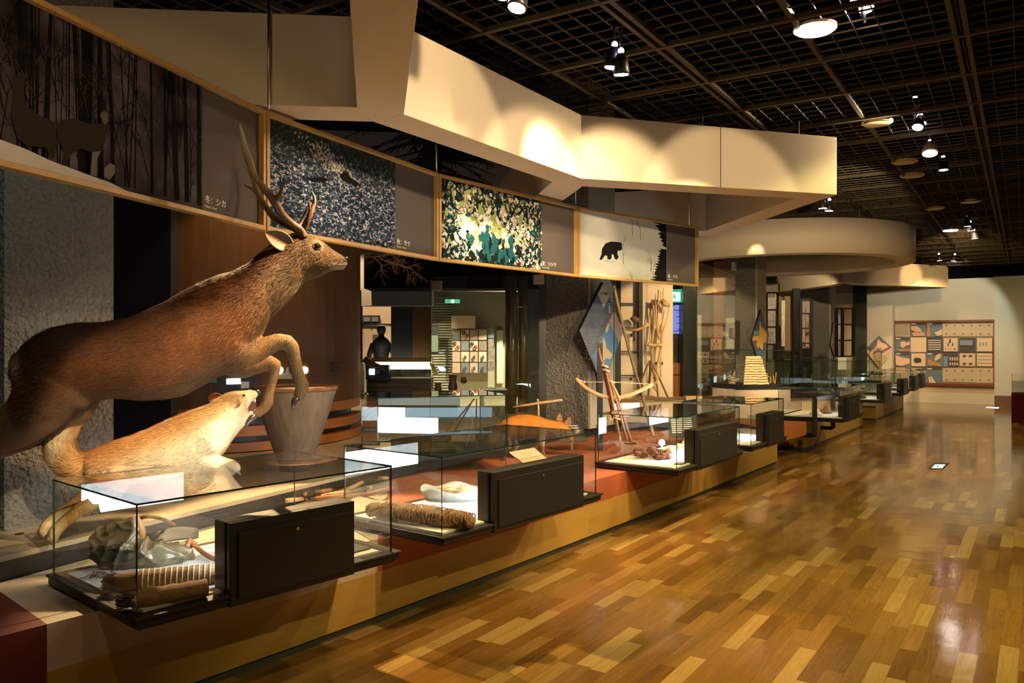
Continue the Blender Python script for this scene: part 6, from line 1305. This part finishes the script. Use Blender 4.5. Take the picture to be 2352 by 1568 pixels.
for k in range(12): m.tube([c1(*q) for q in spl([(325+k*1.5, 1228+k*2.0, zf+.03), (360, 1222+k*2.2, zf+.05), (405, 1212+k*2.4, zf+.05), (455, 1214+k*1.8, zf+.03)], 3)], .0055, 6)
for k in range(3): m.tube([c1(*q) for q in spl([(335, 1245+k*3, zf+.02), (370, 1252+k*3, zf+.02), (410, 1250+k*3, zf+.02), (450, 1238+k*3, zf+.02)], 3)], .012, 8)
m.build('straps', mat('grey_leather', (.035, .035, .04), .5), t, smooth=True)
t = thing('wooden_clamp', 'curved wooden clamp with dark cord beside the lamp housing', 'clamp', c1(460, 1262))
MB().tube([c1(*q) for q in spl([(430, 1255, zf+.05), (436, 1240, zf+.07), (446, 1250, zf+.05), (458, 1262, zf+.03), (480, 1278, zf+.02), (500, 1286, zf+.02)], 4)], .012, 9).build('curved_arm', mat('red_wood', (.34, .14, .06), .5), t, smooth=True)
MB().tube([c1(*q) for q in spl([(440, 1245, zf+.03), (470, 1236, zf+.04), (500, 1232, zf+.04)], 4)], .011, 9).build('straight_arm', M_WOODL, t, smooth=True)
single(MB().tube([c1(*q) for q in spl([(300, 1200, zf+.02), (318, 1190, zf+.14), (345, 1186, zf+.17), (375, 1192, zf+.12), (400, 1205, zf+.02)], 4)], .010, 9).build('wooden_hoop', M_WOODD, smooth=True), 'arched wooden hoop rising behind the leather bag', 'hoop')
def plate(Pf, s, w, L_, D_, label, z=zf, m=None):
    t = thing('object_label', label, 'label', Pf(s, w, z+.004)); MB().prism([Pf(s, w, 0), Pf(s+L_, w, 0), Pf(s+L_, w+D_, 0), Pf(s, w+D_, 0)], z+.001, z+.007).build('card', m or MATS['slate_plate'], t)
    for k in range(2): MB().prism([Pf(s+.01, w+D_*(.3+.3*k), 0), Pf(s+L_*.8, w+D_*(.3+.3*k), 0), Pf(s+L_*.8, w+D_*(.38+.3*k), 0), Pf(s+.01, w+D_*(.38+.3*k), 0)], z+.007, z+.0078).build('text_line', M_INK, t)
plate(P1_, .30, .27, .16, .045, 'small dark label between the bag and the bark rolls'); plate(P1_, 1.06, .10, .17, .30, 'large dark label right of the lamp housing in the nearest case'); plate(P2_, .16, .05, .12, .06, 'dark label at the front corner of the woven roll case')
# antler and root sticks on the carpet between the first two cases
t = thing('stick_pile', 'pile of curved peeled sticks and antlers on the red carpet behind the first cases', 'stick pile', FZ(770, 1140, .49))
for k, q in enumerate((((648, 1140), (690, 1132), (740, 1128), (790, 1118)), ((655, 1150), (720, 1142), (790, 1130), (850, 1118)), ((700, 1135), (712, 1108), (740, 1105), (735, 1122)), ((740, 1140), (800, 1122), (850, 1100), (890, 1098)), ((700, 1148), (770, 1140), (840, 1136), (900, 1120)))):
    MB().tube([FZ(x, y, .52+.03*math.sin(k+i)) for i, (x, y) in enumerate(spl([(a, b) for a, b in q], 4))], .015, 8).build('stick', M_WOODL if k % 2 else mat('red_brown_stick', (.35, .15, .07), .6), t, smooth=True)

# case 2: woven bark roll, stone dish with grain ears
def c2(x, y, z=zf): return FZ(x, y, z)
wv = thing('woven_bark_roll', 'shaggy brown woven bark roll lying across the second case', 'woven roll', c2(960, 1200))
a, b = c2(850, 1172, zf+.045), c2(1085, 1196, zf+.045); d = b-a; n = 26
m = MB().tube([a+d*(i/n)+ZU*.012*math.sin(i*.9) for i in range(n+1)], [.035+.035*math.sin(math.pi*min(1, .12+.8*i/n))*(1+.08*math.sin(i*2.1)) for i in range(n+1)], 22, flat=.8, fd=ZU)
o = m.build('roll', mat('woven_brown', (.16, .085, .045), .85, (.30, .19, .10), 30, bump=.5, bscale=70), wv, smooth=True)
ax = d.normalized(); s1 = ax.cross(ZU); m = MB()
for k in range(420):
    f_ = rnd.random(); q = rnd.uniform(-.3, math.pi+.3); r = .035+.035*math.sin(math.pi*min(1, .12+.8*f_)); p = a+d*f_+(s1*math.cos(q)*r+ZU*math.sin(q)*r*.8)*1.02; tt = (ax*rnd.gauss(0, .4)+s1*-math.sin(q)+ZU*math.cos(q)).normalized()
    m.tube([p-tt*.022, p+(p-(a+d*f_)).normalized()*.008, p+tt*.022], .0026, 4)
m.build('loose_fibres', mat('pale_fibre', (.30, .18, .10), .8), wv)
ds = thing('stone_dish', 'grey scalloped stone dish holding pale grain ears in the second case', 'dish', c2(1040, 1150)); c = c2(1045, 1145); R_ = .19
rs = []
for (r, h) in ((.03, .0), (.16, .0), (.185, .03), (.205, .075), (.195, .078), (.17, .035), (.145, .015), (.02, .012)):
    rs.append([c+Vector((math.cos(q)*r*1.15, math.sin(q)*r*.8, h*(1+.18*math.sin(5*q)))) for q in [2*math.pi*j/40 for j in range(40)]])
MB().rings(rs).build('dish', mat('speckled_stone', (.34, .36, .34), .7, (.22, .24, .23), 30), ds, smooth=True)
for k in range(22):
    q0 = c+Vector((rnd.uniform(-.14, .10), rnd.uniform(-.12, .10), .03+rnd.uniform(0, .04))); dd = Vector((1, rnd.uniform(-.4, .5), rnd.uniform(.0, .25))).normalized()
    MB().tube([q0, q0+dd*.06, q0+dd*.12], [.003, .008, .003], 6).build('grain_ear', mat('pale_grain', (.70, .50, .26), .6), ds, smooth=True)
# case 3: root cluster, disc, rings
rc = thing('root_cluster', 'dark reddish brown root cluster on the white floor of the third case', 'root', FZ(1500, 1050, zf)); m = MB()
for k in range(34): p = FZ(1460+rnd.random()*75, 1046+rnd.uniform(-6, 6), zf+.02); m.ball(p+ZU*rnd.uniform(0, .05), rnd.uniform(.018, .04), 0, 6, (1.3, 1, .8))
for k in range(16): p = FZ(1505+rnd.uniform(-14, 20), 1044, zf+.07); m.tube([p, p+Vector((rnd.gauss(0, .02), 0, .025)), p+Vector((rnd.gauss(0, .04), 0, .05))], .004, 5)
m.build('roots', mat('dark_red_root', (.085, .025, .012), .75, (.16, .06, .03), 30), rc, smooth=True)
t = thing('white_disc', 'round white disc on a short stem behind the root cluster', 'disc', FZ(1520, 1040, zf)); q = FZ(1520, 1040, zf)
MB().lathe(q+ZU*.10, [(.032, -.006), (.032, .006)], 24, ax=V(0, -1)).build('disc', M_WHITE, t); MB().box(q+ZU*.035, .012, .012, .07).build('stem', M_WHITE, t)
for k, (x, y, lab) in enumerate(((1543, 1035, 'left pale coiled ring beside the lamp housing in the third case'), (1561, 1030, 'middle pale coiled ring in the third case'), (1574, 1024, 'right pale coiled ring in the third case'))):
    q = FZ(x, y, zf)+ZU*.03; single(MB().tube([q+Vector((math.cos(a)*(.045-.001*i), math.sin(a)*.05, .012*math.sin(a*1.7))) for i, a in enumerate([.6*j for j in range(28)])], .007, 6).build('fibre_coil', mat('pale_gold_fibre', (.72, .62, .36), .6), smooth=True), lab, 'coil', 'pale fibre coils')
plate(P3_, .22, .06, .12, .07, 'dark label at the front of the third case')
for (P_, s, w, lab, m_) in ((P4_, .2, .3, 'pale shell in the small fourth case', mat('pale_shell', (.7, .6, .45), .5)), (P4_, .45, .45, 'dark shell at the back of the fourth case', M_WOODD), (P5_, .35, .45, 'white folded shell on a dark stand in the fifth case', MATS['pale_shell']), (P5_, .75, .4, 'brown stone tool in the fifth case', M_WOODD), (P6_, .3, .4, 'dark carved stand in the sixth case', M_BLACK), (P6_, .6, .5, 'second dark carved stand in the sixth case', M_BLACK), (P7_, .3, .4, 'low dark object in the seventh case', M_WOODD)):
    q = P_(s, w, zf); k = .09
    single(MB().lathe(q, [(k*.8, 0), (k*1.1, .02), (k*.7, .05), (k*.3, .09), (.004, .12)], 9).build('exhibit_shell' if 'shell' in lab else 'stone_tool', m_), lab, 'exhibit')
for x in (1352, 1358):
    pass
t = thing('acrylic_riser', 'small clear acrylic riser box at the left end of the third case', 'riser', P3_(.1, .5, zf)); pane(t, P3_(.12, .5, .64), V(1, 0), .10, .16, .006); pane(t, P3_(.12, .5, .72), V(1, 0), .10, .10, .006, V(0, 1))
# ---------------------------------------------------------------- lights and camera
def spot(loc, tgt, e, ang, col=(1, .70, .42), r=.04, blend=.25):
    l = bpy.data.lights.new('spot_beam', 'SPOT'); l.energy = e; l.spot_size = math.radians(ang); l.spot_blend = blend; l.color = col; l.shadow_soft_size = r
    o = bpy.data.objects.new('spot_beam', l); COL.objects.link(o); o.location = loc; d = Vector(tgt)-Vector(loc); o.rotation_euler = d.to_track_quat('-Z', 'Y').to_euler(); return o
HAL = (1, .62, .30); YEL = (1, .79, .32); WRM = (1, .72, .42)
def lamp(px, py, d, tgt, e, ang, label, kind='can', col=HAL, stem=.25, real=True):
    """track lamp: stem, can and glowing face, aimed at a point of the room"""
    p = W(px, py, d); a0 = (Vector(tgt)-p).normalized(); a = (Vector((0, -.25, -1))+a0*.45).normalized(); t = thing('spot_lamp', label, 'spotlight', p, 'spotlights on the ceiling grid')
    can = M_BLACK if kind != 'white' else M_CREAM
    k = 1.0 if kind != 'white' else 1.5
    MB().lathe(p-a*.0, [(.052*k, .0), (.052*k, -.02), (.046*k, -.07), (.03*k, -.12), (.012, -.14)], 20, ax=a).build('lamp_can', can, t, smooth=True, fix=True)
    MB().lathe(p+a*.001, [(.046*k, 0), (.046*k, .003)], 20, ax=a).build('lamp_face', M_BULB, t)
    b = p-a*.11; MB().tube([b, V(b.x, b.y, HC+.02)], .009, 8).build('stem', can, t)
    MB().ball(b-a*.035, .020, 0, 6).build('vent_glow', emis('vent_glow', (.95, .75, 1), 14), t)
    if real: 
        o = spot(p+a*.03, tgt, e, ang, col, blend=.6); o.parent = t; o.location = a*.03
    return t
def downlight(px, py, label, on, e=0):
    p = FZ(px, py, HC-.01) if False else W(px, py, (HC-EYE)*F/(HY-py)); t = thing('ceiling_downlight', label, 'downlight', p, 'round downlights in the ceiling grid')
    MB().lathe(p, [(.135, 0), (.135, .02), (.12, .02), (.12, .004)], 32).build('rim', M_CREAM, t, fix=True)
    MB().lathe(p-ZU*.010, [(.118, 0), (.118, .009)], 32).build('diffuser', emis('downlight_glow', (1, .88, .82), 22) if on else mat('unlit_diffuser', (.45, .40, .28), .5), t)
    if e:
        l = spot(p-ZU*.02, p-ZU*3, e, 130, YEL, .12, .6); l.parent = t; l.location = -ZU*.02
G = lambda px, py, z=0: FZ(px, py, z)
lamp(1187, 18, 4.15, Dr.at(540, 740), 460, 20, 'black spotlight at the top edge aimed at the deer', col=HAL)
lamp(1150, -12, 4.2, Wf.at(420, 1010), 900, 17, 'black spotlight cut by the top edge aimed at the wolf', col=(1, .70, .42))
lamp(1405, 155, 5.15, S(1262, 383)+ZU*2.92, 210, 44, 'left black spotlight of the pair before the dark grid centre', col=WRM)
lamp(1427, 171, 5.1, S(1405, 410)+ZU*2.92, 200, 42, 'right black spotlight of the pair before the dark grid centre', col=WRM)
lamp(1970, 5, 5.0, S(1000, 262)+ZU*2.9, 420, 26, 'black spotlight near the bright round downlight at the top', col=WRM)
lamp(1990, 20, 5.1, G(2150, 1500), 160, 60, 'small black spotlight right of the bright downlight', col=YEL)
lamp(2098, 256, 7.6, FZ(1610, 960, .8), 420, 44, 'upper black spotlight of the right hand group', col=HAL)
lamp(2115, 283, 7.5, FZ(1380, 980, .9), 520, 46, 'lower left black spotlight of the right hand group', col=HAL)
lamp(2108, 292, 7.4, S(1700, 420)+ZU*3.1, 260, 60, 'low tilted black spotlight of the right hand group', col=WRM)
lamp(2136, 352, 8.2, G(1700, 1250), 150, 60, 'large white cone spotlight hanging by a cable', 'white', col=YEL)
lamp(2167, 390, 9.0, G(2000, 1050), 160, 60, 'single black spotlight below the white cone lamp', col=HAL)
lamp(1889, 478, 10.4, cx_(1850, 12.6)+ZU*1.2, 300, 50, 'black spotlight left of the pair above the round ring', col=HAL)
lamp(1904, 484, 10.4, cx_(1745, 12.8)+ZU*1.25, 420, 24, 'black spotlight right of the pair above the round ring', col=HAL)
lamp(2222, 519, 13.0, cx_(2020, 23)+ZU*1.0, 700, 20, 'upper spotlight of the far cluster by the double beam', col=HAL)
lamp(2230, 529, 13.1, cx_(2160, 24)+ZU*1.0, 420, 46, 'middle spotlight of the far cluster by the double beam', col=HAL)
lamp(2239, 547, 13.6, cx_(2230, 24)+ZU*1.0, 300, 40, 'lowest spotlight of the far cluster by the double beam', col=YEL)
lamp(2158, 598, 17.5, G(2160, 930), 350, 70, 'left spotlight of the farthest pair before the back wall', col=HAL)
lamp(2190, 599, 17.5, cx_(2060, 19)+ZU*3.1, 60, 40, 'right spotlight of the farthest pair before the back wall', col=HAL)
downlight(1872, 68, 'glowing round downlight at the top right of the ceiling', True, 260)
downlight(2183, 529, 'small glowing round downlight far along the ceiling', True, 120)
for px, py, lab in ((2015, 283, 'unlit round downlight above the tip of the near soffit'), (2078, 372, 'unlit round downlight beside the white cone lamp'), (2095, 404, 'unlit round downlight just below the white cone lamp'), (2147, 479, 'unlit round downlight left of the far cluster'), (2230, 463, 'unlit round downlight nearest the double beam')):
    downlight(px, py, lab, False)
# bare spots, outside the frame and within it, mostly added to brighten the exhibits
for (p, tg, e, an, c) in ((V(2.2, .8, 3.6), V(2.6, 2.6, 0), 170, 80, YEL), (V(3.1, 2.2, 3.6), V(3.0, 4.2, 0), 210, 105, YEL), (V(4.2, 5.5, 3.6), V(4.0, 7.5, 0), 200, 120, YEL), (V(5.8, 9, 3.6), V(5.5, 10, 0), 180, 120, YEL), (V(8.5, 14, 3.6), V(8, 15, 0), 120, 120, YEL),
    (V(-.4, 1.0, 3.6), V(-2.3, 3.9, 1.6), 30, 60, HAL), (V(-.2, 1.2, 2.2), Dr.at(450, 800), 26, 24, HAL), (V(1.4, 3.6, 3.62), V(-.15, 5.6, .5), 300, 50, HAL), (V(2.0, 5.6, 3.6), V(.9, 8.2, .6), 420, 44, HAL), (V(.4, 2.0, 3.6), V(-1.2, 3.3, .6), 22, 50, WRM),
    (V(.9, 1.6, 3.3), V(.2, 6.9, 2.5), 760, 20, WRM), (V(2.4, 2.6, 3.3), V(1.6, 8.4, 2.5), 420, 22, WRM), (V(3.6, 7.6, 2.9), V(4.3, 11.9, 3.25), 260, 44, WRM), (V(.3, .9, 3.0), V(-.5, 6.0, 2.4), 90, 16, WRM),
    (V(-2.3, 6.9, 3.62), V(-.1, 3.6, 0), 1500, 46, HAL), (V(.25, 1.0, 3.0), Wf.at(360, 1040), 640, 17, (1, .76, .46)), (V(1.4, 3.1, 3.5), Wf.at(420, 1000), 520, 15, (1, .76, .46)), (V(.5, 3.3, 3.4), Dr.at(558, 315), 120, 6, (1, .85, .8)), (V(3.4, 11.2, 3.5), cx_(1748, 14)+ZU*1.7, 160, 14, WRM), (V(-.25, 7.4, 2.85), V(2.2, 5.9, 0), 380, 44, HAL), (V(2.1, 11.3, 3.3), V(4.6, 8.8, 0), 340, 40, HAL), (V(5.0, 16.6, 2.9), V(8.2, 14.8, 0), 380, 44, HAL), (V(.75, 3.5, 3.5), S(1010, 290)+ZU*2.93, 130, 40, WRM),
    (V(.6, 13.0, 3.3), V(-.6, 14.6, 1.0), 800, 80, (1, .9, .6)), (V(-2.2, 11.5, 3.6), V(-2.6, 13.6, 1.0), 260, 70, WRM), (V(-1.8, 6.8, 3.6), V(-2.6, 7.2, 1.6), 70, 60, HAL), (V(2.9, 8.6, 2.85), V(1.9, 10.7, 1.3), 260, 50, HAL), (V(2.3, 12.5, 2.85), V(3.2, 14.8, 1.2), 200, 70, WRM),
    (V(6.0, 16.5, 3.6), V(6.6, 19.5, 1.4), 240, 70, WRM), (V(-2.0, 2.6, 3.6), V(-2.9, 4.3, 1.4), 35, 60, (.85, .9, .85)), (V(-.8, 1.6, 2.6), V(-2.4, 4.3, 3.3), 26, 60, WRM), (V(11, 19, 3.6), V(11.5, 22, 1.6), 130, 80, (1, .95, .75))):
    spot(p, tg, e, an, c)
w = bpy.data.worlds.new('dark_hall'); SC.world = w; w.use_nodes = True; w.node_tree.nodes['Background'].inputs[0].default_value = (.9, .75, .5, 1); w.node_tree.nodes['Background'].inputs[1].default_value = .042
cam = bpy.data.cameras.new('camera'); co = bpy.data.objects.new('camera', cam); COL.objects.link(co); SC.camera = co
co.location = (0, 0, EYE); co.rotation_euler = (math.pi/2, 0, 0); cam.sensor_fit = 'HORIZONTAL'; cam.sensor_width = 36; cam.lens = F*36/2352; cam.shift_y = (HY-784)/2352; cam.clip_start = .05; cam.clip_end = 200
SC.view_settings.view_transform = 'Standard'; SC.view_settings.look = 'None'; SC.view_settings.gamma = 1; SC.view_settings.use_curve_mapping = False; SC.view_settings.exposure = .35
cy = SC.cycles; cy.use_adaptive_sampling = True; cy.adaptive_threshold = .09; cy.adaptive_min_samples = 16; cy.max_bounces = 7; cy.transparent_max_bounces = 40; cy.glossy_bounces = 4; cy.diffuse_bounces = 3; cy.caustics_reflective = False; cy.caustics_refractive = False; cy.use_denoising = True; cy.sample_clamp_indirect = 6
